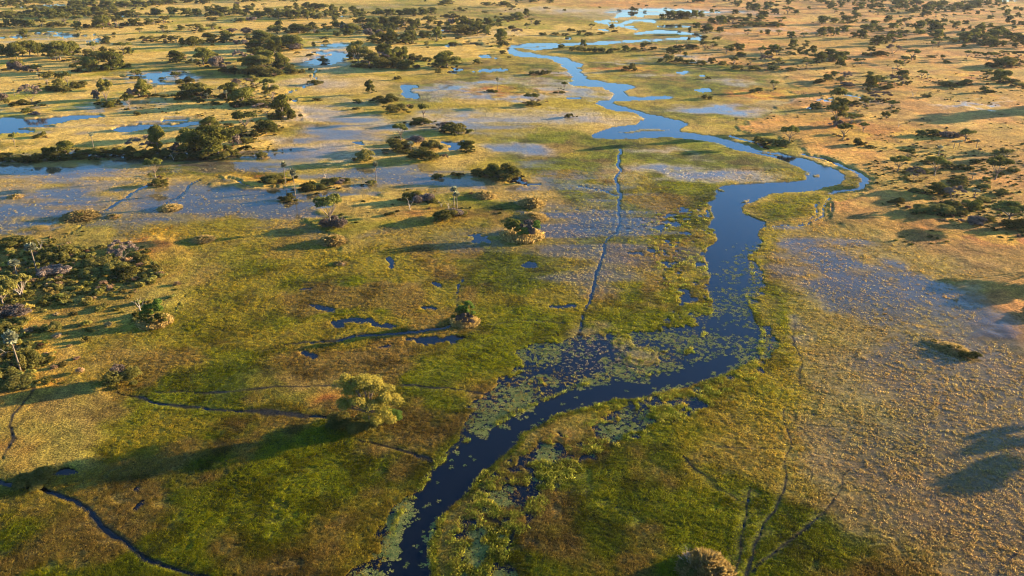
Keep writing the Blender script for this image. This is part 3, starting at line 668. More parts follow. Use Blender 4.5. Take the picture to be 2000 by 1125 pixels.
# ------------------------------------------------------------------ every plant one can tell apart: kind, photo column, base row, width, height
REGIONS = [
("in the farthest dark woodland strip", "trees of the farthest woodland strip",
 "D18,35,30,12 D40,33,14,9 D58,33,18,12 D72,33,14,14 D88,33,14,10 D104,37,20,18 D118,33,20,12 D140,30,18,12 D165,28,24,12 D190,26,24,12 D150,14,26,12 D180,12,26,12 D215,14,28,13 D245,16,28,12 D275,12,28,10 D20,12,24,10 D60,8,24,8 D90,10,24,8 D305,12,24,10 D330,9,24,9 D225,32,24,12 D250,34,22,12 O200,38,24,14 D310,10,20,8 O270,36,22,10 D365,6,22,8 D400,8,20,8"),
("in the row behind the far green meadow", "trees of the row behind the far meadow",
 "B5,54,20,8 D16,54,12,16 D32,54,16,16 D45,54,18,14 D62,54,18,14 O82,53,20,15 B98,53,14,7 B108,53,24,9 B122,53,14,7 A128,49,26,18 A155,53,24,20 D152,60,18,16 O155,67,10,12 D202,58,32,24 O228,55,24,20 B245,52,20,8 D262,51,22,13 B275,52,12,7 D290,50,16,12 O300,49,18,10 O320,47,24,14 D190,54,20,14 B172,56,20,8"),
("in the far strip beyond the tan clearing", "trees of the far strip above the clearing",
 "D305,32,26,14 D340,32,22,16 D365,32,20,14 D385,33,22,14 D418,32,22,14 D440,31,26,15 D462,29,22,12 D485,27,22,14 D508,38,20,14 D525,32,24,14 D545,38,26,16 D560,34,22,14 D578,38,22,16 D597,37,18,16 D612,36,12,10 B625,35,14,8 D600,18,18,12 D615,20,20,12 D632,20,20,11 D650,30,14,18 D690,28,14,14 D712,33,9,9 A516,16,10,8 D494,13,8,6 g463,10,12,5 D578,14,10,8 D470,44,22,8 g490,42,20,8 B415,42,20,8"),
("on the pale flat behind the wooded islands", "trees on the pale far flat",
 "D48,73,16,14 B52,74,14,4 N95,78,5,11 N131,83,5,11 D208,80,14,9 B205,87,22,6 D223,70,8,6 A273,67,14,11 B256,81,16,5 B278,77,14,6 O224,77,6,6"),
("in the dense clump at the left border", "trees of the dense left clump",
 "D5,112,24,22 D20,114,24,20 D33,116,30,28 O45,110,28,26 D60,112,34,28 D75,110,24,22 D96,116,24,26 D118,118,44,32 O112,121,24,20 D142,114,30,28 O84,108,18,16 D152,108,16,14"),
("in the strip across the tan grass", "trees of the strip across the tan grass",
 "O300,83,28,12 O325,85,24,15 O345,85,18,14 D357,92,12,16 O320,65,18,14 D353,60,14,10 O384,62,26,14 D395,64,14,10 D380,92,34,18 D410,85,28,18 D442,83,30,20 g463,88,14,9 g478,88,14,9 D508,82,40,20 D585,66,40,16 D575,64,18,16 B600,64,14,10 D530,66,16,14 g480,68,26,12 g455,64,22,8 O615,66,20,14 O640,62,20,10 O417,60,22,12"),
("in the clump by the shaded green pool", "trees of the round clump by the shaded pool",
 "A184,105,22,20 O202,107,16,14 O220,107,16,11 A242,108,28,22 D253,108,12,14 O174,112,24,14 D190,118,26,16 D177,141,42,26 D218,139,44,34 O150,126,30,14 B206,139,20,12 B243,134,16,8 D252,133,10,8 B150,142,18,7 O200,122,26,18 D232,128,24,18"),
("among grey thickets near the left border", "plants among the grey thickets",
 "g30,143,26,20 O38,140,30,22 g55,143,22,14 B10,140,14,6 O74,143,22,16 P78,157,14,16 O93,168,22,24 O118,178,28,22 A133,172,18,28 B125,180,30,10 B155,173,32,9 B100,180,30,8 b115,155,18,12 O100,150,20,10 P30,190,10,18 g10,200,18,16 B14,203,12,10 B35,208,30,12 G66,206,30,34 B55,207,14,8 B85,209,14,6"),
("on the ridge between the blue pools", "plants on the scrub ridge",
 "D205,177,16,20 g190,196,18,18 O210,205,28,42 B228,207,18,12 D213,212,24,14 A253,216,24,28 D282,192,30,32 g264,193,22,18 P305,185,12,20 N323,183,8,20 B305,190,16,6 B340,190,16,6 B322,192,18,5 D55,221,20,10 B268,227,14,9 g68,227,22,8 A263,154,14,15 B263,156,18,5 D271,146,14,9 B316,156,12,4 N327,157,6,10 A345,160,18,18 B352,166,22,10 B370,163,26,12"),
("on the long island by the pale flood", "trees of the long wooded island",
 "P375,172,12,12 D372,195,50,28 O395,193,26,28 D406,190,20,16 D450,193,32,28 D476,208,46,32 G474,178,30,22 O497,172,24,22 A526,184,28,26 P407,204,14,24 P444,199,14,24 P431,190,12,22 P515,185,10,16 O533,200,32,30 D554,235,42,44 G522,228,38,24 B440,196,26,12 B465,212,30,10 B500,210,30,14 B420,206,22,8 D488,193,24,20 B540,236,30,14 B350,198,20,8 B570,234,16,12 B515,212,26,12"),
("in the tall clump edging the blue flood", "trees of the tall clump",
 "D426,305,78,54 D373,300,52,44 P380,290,16,30 D311,300,32,48 G285,300,42,30 D412,252,34,22 P411,252,16,20 A480,262,50,40 D519,263,46,26 O470,270,34,22 B348,315,30,14 B390,316,44,14 B430,315,40,16 g460,288,24,22 B315,314,40,12 B280,312,40,14 g345,300,22,20 B455,306,24,14 N340,317,14,20 B485,282,30,12 B500,270,24,14"),
("in the dark belt along the flooded grass", "shrubs of the belt along the flood",
 "B7,316,32,16 B30,317,30,14 B46,318,30,13 B64,318,28,12 B82,317,34,18 D98,314,24,24 D130,304,32,26 B118,316,30,14 B142,313,28,12 B160,312,26,12 B178,309,40,16 B200,306,32,14 B222,306,32,14 B245,306,34,18 B262,312,30,14 B152,300,16,10 A30,288,14,26 B82,270,18,12 B72,272,16,8 P183,289,14,33"),
("on the wooded islands by the white path", "trees of the middle wooded islands",
 "D346,124,32,22 D398,128,34,30 g427,135,40,22 B444,146,32,14 G467,122,16,20 O412,120,30,18 D505,115,34,20 D500,98,36,18 D520,128,34,26 D492,140,40,28 O515,142,42,30 D548,138,28,30 B500,150,50,14 B530,151,44,12 B572,146,38,16 D555,130,22,16 D530,100,32,18 D548,96,36,22 D570,98,44,26 g575,101,36,14 D537,106,26,24 D515,84,36,20 g485,122,20,14 B590,144,18,8 B478,146,24,10"),
("on the flooded clearing with white path", "plants along the flooded clearing",
 "B634,77,16,6 B637,84,14,5 D613,93,9,10 B605,111,13,6 B632,123,20,9 D630,118,8,8 B615,167,26,9 B620,198,16,4 D723,184,17,24 B777,157,15,8 B748,205,40,14 B768,200,30,14 B771,222,44,15 B700,202,20,4 B695,215,14,4 P608,163,8,18"),
("in the broken woodland beyond the flood", "trees of the far broken woodland",
 "D687,66,30,17 g718,72,18,14 D758,88,42,22 D792,87,24,20 g740,72,18,12 D740,31,16,11 D755,31,16,11 D765,31,14,12 D780,32,16,11 D795,32,16,11 O708,56,24,20 D730,56,24,18 D750,54,26,18 D775,58,26,22 N778,66,10,14 O790,52,20,16 D805,58,22,18 D815,50,14,12 O836,56,22,22 D805,32,20,14 D825,32,22,15 D843,28,18,12 g673,58,22,10 D655,56,18,12 D830,76,26,13 D853,80,20,24 D805,86,20,22 O834,94,12,12 D730,84,24,14 B700,46,20,6"),
("on the sandy rise beyond the river bend", "trees on the sandy rise",
 "D905,60,22,24 O925,60,22,18 g912,52,20,14 D936,51,14,13 D933,68,24,22 D948,70,18,18 O920,70,18,16 D890,68,20,16 B900,72,60,8 g880,50,14,12 D960,50,14,10 D975,48,13,10 A1038,48,14,11 D1050,50,12,9 A1029,59,12,12 G1009,72,16,14 D979,84,26,24 B983,91,24,7 O975,97,8,7 B982,107,14,8 B994,114,8,4 B960,93,9,4 B895,77,12,5 B885,90,20,5 N942,80,5,9 B1096,94,12,7 B870,61,22,6"),
("on the far meadow beyond the sandy rise", "trees on the open far meadow",
 "D875,10,14,9 B868,11,30,5 D898,22,9,7 B888,20,8,3 B905,23,10,4 B911,19,6,3 A882,35,12,11 B882,38,28,4 B863,34,8,4 B978,30,8,4 D968,36,7,5 B947,26,12,4 D1010,40,24,14 D1028,32,13,13 D1003,38,14,10 B990,41,22,5 D950,12,18,7 D985,14,24,10 D1040,5,18,6 D1075,7,14,8 B1066,18,12,3 B1103,22,8,4 B1171,16,6,3 O1000,20,18,8 B920,42,12,4"),
("on the dark island before the river bend", "trees of the dark wooded island",
 "O700,128,38,42 O722,133,38,32 D752,120,34,30 G740,126,30,22 D765,125,26,26 D783,122,28,26 B755,137,60,10 B790,137,46,11 B712,134,26,9 D690,120,26,26 B835,121,22,9 B806,118,24,12 B818,118,16,9 O738,134,30,22 B857,145,13,10 D873,133,44,29 D862,133,26,24 B934,126,22,9 D775,134,20,14"),
("along the scrub bank inside the river bend", "plants along the low scrub bank",
 "D1096,96,10,7 D1140,92,12,13 B1120,100,18,8 B1135,102,20,10 B1150,103,18,9 B1162,103,16,10 B1175,104,18,10 B1190,105,16,10 B1205,100,14,6 D1222,101,14,11 B1239,100,14,6 B1275,98,14,6 O1260,101,24,16 D1310,106,20,13 O1329,106,14,11 B1325,96,20,5 B1350,97,26,5 D1338,111,9,9 O1375,97,18,15 A1390,95,16,13 P1321,90,7,10 P1341,90,7,10 B1289,123,10,8 b1305,122,22,14 b1325,124,22,11 b1345,126,22,9 b1370,128,22,9 b1390,123,18,9 B1410,128,20,8"),
("on the small islets beside the river", "plants of the small river islets",
 "B1040,146,14,7 B1050,147,14,8 B1060,147,14,9 B1070,146,14,8 P972,177,9,27 B957,181,14,6 B968,182,14,5 A1102,176,13,15 B1085,183,10,4 B1098,183,12,4 A1039,206,27,21 B1041,209,26,8 B1110,231,20,9 B1234,139,18,14 B1222,137,12,7 B1384,155,11,5 B1376,194,18,9 B1387,195,10,7 B1215,140,10,5 B1240,139,10,5"),
("in the brush strip beyond the river bend", "plants in the far brush strip",
 "b1060,70,16,6 D1131,71,9,10 D1112,63,9,7 A1155,59,10,11 D1195,58,10,10 N1103,60,6,8 b1085,70,16,6 b1150,70,18,6 b1105,71,16,6 b1175,69,16,6 B1200,64,12,5 b1120,62,12,5 b1140,64,12,5 B1000,58,20,4"),
("in the grove before the white lagoon", "trees around the white lagoon",
 "D1235,22,8,8 B1236,22,18,3 B1209,22,9,3 B1234,27,12,3 B1262,13,7,3 B1247,11,6,4 B1299,19,7,3 B1319,13,7,3 B1395,15,7,3 B1260,24,8,3 D1293,40,10,11 D1303,38,11,14 D1314,38,14,15 D1327,37,14,14 D1341,36,11,12 D1357,36,14,14 D1369,35,14,12 O1348,38,12,8 D1390,27,8,8 A1400,30,9,9 D1435,29,14,9 D1363,5,26,8 B1330,38,40,4"),
("in the wooded patch past the lagoon", "trees past the lagoon",
 "A1429,11,8,6 D1440,13,11,7 D1463,18,14,12 D1474,23,20,14 D1497,21,16,12 D1463,38,10,10 D1488,36,22,13 D1512,28,16,10 A1538,28,21,12 D1554,28,11,8 D1390,46,16,10 O1403,44,12,11 D1408,50,20,17 O1430,46,28,13 D1483,44,18,13 A1525,45,22,11 D1327,56,8,7 D1346,67,7,12 D1361,58,15,12 D1381,66,22,16 D1405,64,14,10 B1376,76,14,6 b1460,52,26,8 b1485,54,28,8 b1510,53,26,7 b1440,56,20,7 D1455,44,14,9"),
("on the savanna strip beside the green bend", "trees beside the green bend",
 "A1460,69,12,10 D1486,66,6,6 D1499,69,10,10 A1520,70,13,10 D1545,75,15,12 A1570,75,12,10 A1419,107,15,15 D1447,112,18,9 A1486,115,12,22 D1500,109,14,9 A1516,109,15,16 D1588,105,13,14 O1433,128,16,16 A1466,128,18,13 G1496,129,22,18 O1520,127,18,13 A1510,178,18,19 B1468,183,14,8 B1480,181,16,9 B1592,216,22,14 A1575,90,12,10 b1475,138,24,9 b1510,138,24,9 b1440,137,24,8 b1545,140,20,8 A1575,133,16,14"),
("scattered over the farthest orange savanna", "scattered trees of the farthest savanna",
 "D1644,31,9,7 A1630,26,13,9 A1714,31,11,10 A1730,30,10,9 D1674,34,15,8 D1734,43,13,11 D1803,32,13,12 A1827,34,10,10 A1843,37,11,8 A1862,37,8,9 A1937,32,9,9 A1963,36,12,9 A1758,36,9,5 D1608,48,22,15 O1655,48,26,15 D1708,51,17,10 D1690,60,22,11 D1715,58,13,7 D1648,64,15,10 D1622,66,13,11 O1768,50,15,13 D1745,57,19,11 D1629,46,14,10 D1890,22,22,12 D1905,14,24,12 D1870,16,22,10 D1840,12,22,9 D1790,10,24,9 D1755,8,22,9 D1715,14,20,8 D1680,14,20,9"),
("in the dense belt of savanna trees", "trees of the dense savanna belt",
 "D1683,76,19,15 D1667,74,15,10 D1632,72,11,16 D1605,72,18,17 D1795,60,20,17 D1793,68,18,9 D1818,62,20,19 D1833,62,22,15 D1829,50,11,8 O1867,58,15,15 D1881,63,8,7 D1914,61,17,12 A1935,62,19,10 D1904,76,22,17 D1950,72,28,18 D1935,80,28,20 D1933,92,26,15 D1960,76,22,16 D1988,84,20,17 O1977,60,13,9 D1712,90,24,18 A1745,84,25,14 O1760,73,22,13 D1740,70,14,9 A1832,91,19,15 D1880,86,24,21 A1821,95,13,13 B1900,84,26,7 B1830,74,26,6"),
("on the sunlit savanna before the belt", "trees of the sunlit savanna",
 "G1743,111,20,20 A1780,119,25,20 A1766,125,22,14 O1700,111,15,18 B1717,112,30,5 D1688,110,10,7 B1818,114,15,5 D1617,115,24,17 D1640,117,28,15 D1642,132,18,18 D1629,121,22,13 O1604,122,20,17 P1628,104,8,9 A1671,132,14,16 A1682,128,11,12 A1888,118,15,17 A1906,114,17,12 A1928,120,19,16 A1941,116,15,13 A1961,111,21,11 O1960,127,22,15 O1978,129,20,16 A1990,113,30,12 B1965,134,50,7 B1940,134,30,6 O1840,117,10,9 B1850,124,16,5"),
("around the reddish savanna clearing", "trees around the reddish clearing",
 "A1752,139,18,19 P1742,147,9,16 D1763,151,23,13 A1799,155,20,16 P1810,157,8,14 O1763,166,24,17 G1747,167,18,17 O1696,153,18,13 D1700,179,26,28 D1717,164,20,15 D1616,159,20,13 G1650,159,18,16 D1630,149,15,9 P1896,156,14,11 P1914,157,12,11 O1925,157,22,19 D1952,163,32,24 D1922,182,18,12 B1935,183,15,7 B1807,192,18,8 N1782,190,14,16 G1714,205,32,24 A1740,216,24,18 O1688,212,22,22 B1665,209,30,10 b1975,165,26,10 b1990,172,26,9 B1850,172,30,7 B1880,168,30,7 g1655,172,26,10 B1735,176,28,8 O1640,165,18,14 B1600,165,20,10"),
("around the tall tree beside the river bend", "plants around the tall tree",
 "T1630,250,40,68 A1662,244,26,20 A1645,275,28,30 A1685,259,18,18 N1754,251,8,16 O1730,234,20,15 b1748,223,14,8 A1540,282,28,32 b1500,284,26,14 b1515,286,24,13 b1530,288,26,12 b1480,280,22,12 B1678,287,26,14 B1680,231,14,8 b1697,291,18,6 g1632,250,26,14 B1720,200,20,6"),
("on the scrubby patch beside the river hook", "plants of the scrubby slope",
 "b1800,267,22,12 b1820,268,26,14 g1848,271,34,14 g1868,271,26,12 A1884,279,30,24 P1832,306,18,24 P1862,292,18,20 P1872,290,16,18 P1906,291,16,20 A1770,316,28,24 A1752,338,34,30 O1942,310,20,16 O1962,312,22,20 A1824,346,38,36 B1855,334,30,15 B1882,335,30,13 A1942,354,46,42 G1785,357,26,26 P1898,353,20,18 D1833,382,40,24 B1865,366,34,13 G1858,402,28,34 P1902,389,24,22 D1897,412,34,20 b1920,399,28,10 b1838,426,50,16 b1865,424,40,14 b1800,420,40,12 g1900,444,44,18 b1860,405,30,14 b1960,405,26,12 b1985,412,24,12 b1800,340,26,12 b1790,380,26,12 b1920,372,26,12 B1750,400,30,10 b1975,340,26,10 B1905,322,22,8 b1930,437,30,12 b1815,322,26,10 b1955,384,26,10 b1880,356,26,10"),
("on the orange islet with two palms", "plants of the orange islet",
 "P558,362,16,50 P577,383,18,58 B535,364,48,16 B520,360,26,12 B600,377,40,14 B625,374,30,12 B668,359,28,9 B565,395,32,16 N636,352,8,24 B645,364,34,7 A305,352,30,38 B312,366,32,16 b508,309,26,10"),
("on low islets amid the pale flood", "plants of the middle islets",
 "b712,320,40,24 P735,358,16,46 P803,300,18,26 B780,300,60,16 A783,277,26,32 g808,284,40,16 b840,295,40,18 B838,318,42,26 B815,312,36,14 D912,298,30,22 b880,263,50,20 g876,258,40,16 b895,263,30,14 A828,236,20,30 B828,246,40,16 B812,246,22,10 B980,352,56,30 D963,348,28,26 D1002,350,26,22 b940,346,36,16 B990,356,50,14 B855,350,22,10 B892,345,20,8 g660,362,26,9 B805,398,38,22 g822,400,44,20 B845,400,26,12 b728,363,22,8 A960,..".replace(' A960,..','')),
("on the sandy island with dead snags", "plants of the snag island",
 "P887,404,24,44 P893,410,22,40 N801,412,20,26 N877,412,20,22 N862,406,14,16 B870,436,44,24 g885,430,44,20 B858,432,24,16 B902,425,22,12 B760,424,20,10 B820,394,24,12"),
]
LOWM = [   # golden mounds and round islets in the flood, each seen alone: u, v, w, h, label
 (946,390,38,20,"small golden mound in blue shallows above the dark topped islet"),
 (1038,405,42,24,"dark topped grassy islet with a round green bush on its left"),
 (1043,432,44,18,"flat bright golden grass hump between two bushy islets"),
 (157,432,56,18,"golden mound with a small green sprig in the blue flood"),
 (222,427,26,8,"small low straw heap just right of the sprigged mound"),
 (332,412,36,10,"narrow golden hump alone in the violet flood"),
 (397,475,38,15,"golden hump on the long tree shadow beside the orange shore"),
 (32,388,26,9,"tiny yellow hump at the left border of the flood"),
 (1860,692,46,24,"olive green hump with wet hollow on the tussock flat"),
 (1822,676,30,10,"flat green tail beside the olive hump on the tussock flat"),
 (665,520,26,9,"small yellow bush low in the plain sedge meadow"),
 (515,312,22,9,"reddish straw hump near the tall clump"),
 (650,480,44,26,"brown grass bank below the twisted tree"),
]
BIG = [    # large single plants
 ('A', 648, 446, 54, 58, "twisted dark trunked tree alone at the end of a long shadow"),
 ('g', 650, 450, 52, 20, "grey thorn tangle at the foot of the twisted tree"),
 ('N', 665, 440, 16, 22, "broken forked stump beside the twisted tree"),
 ('A', 1968, 437, 66, 40, "bright green umbrella tree with pale trunk above the red soil"),
 ('B', 1985, 456, 56, 18, "flat dark green bush under the bright umbrella tree"),
 ('P', 73, 535, 32, 66, "taller fan palm rising over the shrub island"),
 ('P', 35, 545, 32, 42, "short fan palm on the shrub island, in front of dense bushes"),
 ('P', 42, 731, 40, 92, "tall fan palm leaning over the orange grass"),
 ('O', 8, 600, 60, 56, "round olive green tree cut by the left border"),
 ('O', 45, 580, 56, 42, "pale olive tree with leaning white trunk"),
 ('N', 40, 585, 40, 34, "leaning white forked trunk beneath the pale olive tree"),
 ('G', 245, 515, 42, 40, "mauve leafless tree on the shrub island"),
 ('N', 82, 500, 24, 34, "white dead tree directly behind the taller fan palm"),
 ('N', 275, 610, 30, 30, "white dead branching tree behind the round dark islet"),
 ('B', 30, 490, 56, 26, "dark green bush at the top corner of the shrub island"),
 ('b', 60, 488, 36, 18, "sunlit bush behind the short fan palm"),
 ('B', 110, 512, 60, 20, "dark shadowed bush right of the taller fan palm"),
 ('b', 92, 520, 34, 24, "bright green bush touching the taller palm trunk"),
 ('b', 122, 518, 30, 22, "second bright green bush right of the taller palm trunk"),
 ('g', 110, 548, 56, 20, "dark grey thicket in the hollow of the shrub island"),
 ('b', 190, 528, 46, 16, "flat bush left of the mauve leafless tree"),
 ('b', 232, 535, 50, 20, "grey green bush under the mauve leafless tree"),
 ('B', 240, 553, 56, 18, "dark bush at the sunny tip of the shrub island"),
 ('b', 180, 545, 40, 16, "low bush in the middle of the shrub island"),
 ('b', 150, 500, 40, 14, "low bush on the far shore of the shrub island"),
 ('b', 275, 515, 36, 14, "flat bush on the golden tip of the shrub island"),
 ('g', 30, 630, 60, 24, "brown thicket below the leaning white trunk"),
 ('b', 100, 654, 40, 18, "green bush in the long shadow by the orange grass"),
 ('B', 12, 660, 46, 26, "dark bush at the left border above the tall leaning palm"),
 ('b', 60, 725, 50, 40, "yellow green bush at the foot of the tall leaning palm"),
 ('b', 15, 745, 50, 30, "olive bush behind the wet track at the left border"),
 ('b', 40, 768, 56, 22, "green bush on the wet track near the left border"),
 ('N', 15, 700, 40, 22, "fallen white branches beside the tall leaning palm"),
 ('B', 238, 762, 62, 40, "dark twiggy bush at the start of the dark path"),
 ('g', 232, 755, 40, 36, "brown dead branches inside the twiggy bush"),
 ('b', 262, 745, 30, 28, "light green shoots on the right of the twiggy bush"),
 ('B', 70, 962, 70, 24, "green bush in the deep shadow beside the dark ditch"),
 ('B', 1895, 705, 36, 8, "flat green patch of plants right of the olive hump"),
]
for phrase, group, data in REGIONS:
    items = []
    for tok in data.split():
        k = tok[0]; a, b, c, d_ = tok[1:].split(','); items.append((k, float(a), float(b), float(c), float(d_)))
    per = {}
    for it in sorted(items, key=lambda t: t[1]): per.setdefault(it[0], []).append(it)
    for k, its in per.items():
        for i, (kk, u, v, w, h) in enumerate(its):
            desc = KINDS[k][1]
            lab = f"{desc}, {ordinal(i + 1)} from left {phrase}" if len(its) > 1 else f"{desc} {phrase}"
            plant(k, u, v, w, h, label=lab, group=group)
for (u, v, w, h, lab) in LOWM: plant('M', u, v, w, h, label=lab, group="grassy humps in the flood")
for (k, u, v, w, h, lab) in BIG: plant(k, u, v, w, h, label=lab, hi=True)

# ------------------------------------------------------------------ the large plants of the foreground
def big_plant(kind, name, label, cat, u, v, w, h, lobes, n, size, mat, seed, limbs=True, group=None):
    x, y = ground_at(u, v); s = (y * CP + CAM_H * SP) / F; wm = w * s; th = math.atan2(CAM_H, y)
    hm = max((h * s - .3 * wm * math.sin(th)) / math.cos(th), .3 * wm)
    o = bpy.data.objects.new(name, None); C.objects.link(o); o.location = (x, y, -.05); o.scale = (wm, wm, hm); o.empty_display_size = .3
    V, Fq, t = leaves(lobes, n, size, seed, .85)
    link('crown', mesh_np('crown', V, Fq, mat, {'tint': ('FLOAT', 'FACE', t)}), o)
    if limbs:
        lobes = lobes[::2]; f0 = (0, 0, .22); segs = [((0, 0, -.02), f0, .022, .018), ((.03, .02, -.02), (.10, .03, .25), .016, .012)]
        for l in lobes:
            m = (l[0] * .5, l[1] * .5, .22 + (l[2] - .22) * .55); segs += [(f0, m, .012, .008), (m, l[:3], .008, .003)]
            for e in ((.4, .2, .5), (-.3, .4, .3), (.1, -.5, .4)): segs.append((m, (l[0] + e[0] * l[3], l[1] + e[1] * l[4], l[2] + e[2] * l[5]), .005, .002))
        link('trunk', mesh_np('trunk', *tubes(segs, 6), M['bark']), o)
    return tag(o, label, cat, group)
RR = random.Random(3)
hero0 = [(-.26, 0, .80, .17, .17, .17), (-.30, .1, .62, .18, .2, .2), (-.12, -.05, .78, .17, .18, .16), (.06, .0, .74, .18, .2, .17), (.18, .08, .62, .17, .18, .17), (.30, -.02, .48, .16, .17, .18),
        (.36, .05, .36, .13, .16, .15), (.22, -.15, .34, .14, .15, .15), (.12, -.2, .22, .13, .13, .14), (0, .15, .6, .22, .22, .18), (-.1, -.2, .55, .15, .15, .15), (.05, -.15, .5, .14, .12, .12), (-.34, -.1, .45, .13, .13, .12), (.26, -.12, .2, .12, .12, .12)]
def clumps(lobes, k, f, seed):
    r_ = random.Random(seed); out = []
    for l in lobes:
        for j in range(k):
            a = r_.uniform(0, 6.28); e = r_.uniform(-.5, 1.4); m = r_.uniform(.45, .85)
            out.append((l[0] + l[3] * m * math.cos(a) * math.cos(e), l[1] + l[4] * m * math.sin(a) * math.cos(e), max(l[2] + l[5] * m * math.sin(e), .05), l[3] * f * r_.uniform(.7, 1.3), l[4] * f * r_.uniform(.7, 1.3), l[5] * f * r_.uniform(.6, 1.1)))
    return out
hero = clumps(hero0, 4, .66, 8)
big_plant('Y', 'yellow_thorn_tree', 'broad feathery yellow-green tree with grey limbs showing, largest in the sedge', 'tree', 722, 826, 136, 112, hero, 46000, .016, M['Y'], 5)
for (u, v, w, h, m, lab) in [(668, 832, 70, 36, 'B', "dark green bush in the shade under the big yellow-green tree"), (765, 820, 60, 26, 'K', "low bright green bush right under the big yellow-green tree"),
                             (712, 838, 80, 22, 'B', "low dark tangle in front of the big yellow-green tree")]:
    big_plant('B', 'undergrowth_bush', lab, 'bush', u, v, w, h, lobes_round(RR, 12, .45, .25, .34, .17, 1.3), 9000, .035, M[m], RR.randint(0, 999), False)
# round islets in the open sedge
def islet(u, v, w, h, label, tops):
    x, y = ground_at(u, v - .3 * w * .45); s = (y * CP + CAM_H * SP) / F; wm = w * s
    o = bpy.data.objects.new('bushy_islet', None); C.objects.link(o); o.location = (x, y, -.1); o.scale = (wm, wm, wm); o.empty_display_size = .3
    rr = random.Random(int(u)); link('mound_earth', mesh_np('mound_earth', *dome(rr, .5, .08, 22, 7), M['soil']), o)
    V, Fq, t = blades(int(u), 2600, .48, .08, .10, .012); link('grass', mesh_np('grass', V, Fq, M['M'], {'tint': ('FLOAT', 'FACE', t)}), o)
    for i, (nm, mt, lb) in enumerate(tops):
        V, Fq, t = leaves(clumps(lb, 5, .45, int(u) + i), 9000, .028, int(u) + i, 1.0); link(nm, mesh_np(nm, V, Fq, M[mt], {'tint': ('FLOAT', 'FACE', t)}), o)
    return tag(o, label, 'islet', 'bushy islets')
islet(303, 640, 66, 48, "round islet in the sedge with dark crown and golden right flank", [
    ('evergreen_crown', 'K', [(-.05, 0, .48, .24, .22, .18), (.12, .05, .55, .22, .2, .18), (-.22, .02, .34, .2, .2, .2), (.2, .02, .38, .2, .2, .18)]), ('dark_crown', 'D', [(-.3, -.08, .22, .18, .16, .2), (-.1, -.18, .2, .2, .15, .16)]), ('dry_bush', 'O', [(.18, -.2, .26, .22, .16, .18), (.3, -.1, .2, .14, .14, .14)])])
islet(908, 638, 56, 50, "small round islet with green treetop over dry golden bushes, long black shadow", [
    ('evergreen_crown', 'K', [(.12, 0, .62, .25, .22, .22), (-.05, .02, .52, .22, .2, .2), (.22, .05, .45, .2, .2, .2)]), ('dark_crown', 'D', [(-.25, 0, .34, .2, .2, .22), (0, .1, .4, .3, .2, .25)]), ('dry_bush', 'G', [(.18, -.18, .22, .22, .16, .2), (-.15, -.2, .2, .22, .16, .18), (.02, -.15, .34, .2, .14, .18)])])
islet(1020, 474, 82, 40, "wide bushy islet at the dark pool, with round bush at its right end", [
    ('left_bushes', 'D', [(-.32, 0, .22, .17, .16, .16), (-.15, -.05, .24, .17, .16, .17), (-.24, .1, .3, .15, .15, .12)]), ('dry_bush', 'G', [(.05, .02, .3, .2, .16, .16), (.25, -.15, .18, .17, .13, .12)]), ('evergreen_crown', 'K', [(.33, 0, .27, .14, .14, .15), (0, -.2, .18, .15, .12, .12)])])
# hay-coloured mound that the bottom edge of the view cuts
mx, my = ground_at(1378, 1122); o = bpy.data.objects.new('termite_mound', None); C.objects.link(o); o.location = (mx, my, -.1); o.scale = (9.5, 9.5, 9.5); o.empty_display_size = .3
tag(o, 'straw coloured overgrown termite mound with grey twigs, in the near sedge', 'mound')
link('mound_earth', mesh_np('mound_earth', *dome(random.Random(4), .5, .42, 26, 9), M['soil']), o)
V, Fq, t = blades(8, 9000, .5, .42, .12, .010); link('grass', mesh_np('grass', V, Fq, M['M'], {'tint': ('FLOAT', 'FACE', t)}), o)
V, Fq, t = leaves([(-.4, .1, .18, .16, .16, .16), (-.3, -.2, .16, .14, .16, .14), (.1, -.35, .14, .16, .12, .12)], 7000, .02, 9, .6); link('shrub_foliage', mesh_np('shrub_foliage', V, Fq, M['O'], {'tint': ('FLOAT', 'FACE', t)}), o)
segs = []; tips = []; r9 = random.Random(12)
for k in range(9):
    branches(r9, (-.35 + r9.uniform(-.12, .15), .12 + r9.uniform(-.15, .1), .15), (r9.uniform(-.6, .1), r9.uniform(-.2, .4), 1), .16, .006, 2, segs, tips)
link('dead_branches', mesh_np('dead_branches', *tubes(segs, 4), M['pale']), o)
# trees just past the right border, whose shadows reach across the tussock flat
for i, (k, u, v, w, h) in enumerate([('A', 2330, 762, 50, 74), ('A', 2430, 786, 60, 92), ('A', 2290, 832, 36, 46), ('A', 2110, 520, 70, 50), ('D', 2160, 556, 80, 62), ('O', 2062, 208, 40, 46), ('D', 2090, 214, 50, 50), ('D', 2120, 205, 46, 48), ('O', 2075, 285, 40, 40), ('D', 2050, 620, 50, 30)]):
    plant(k, u, v, w, h, label=f"{KINDS[k][1]} past the right border, {ordinal(i + 1)} of the shadow casting row", group='trees past the border', hi=True)

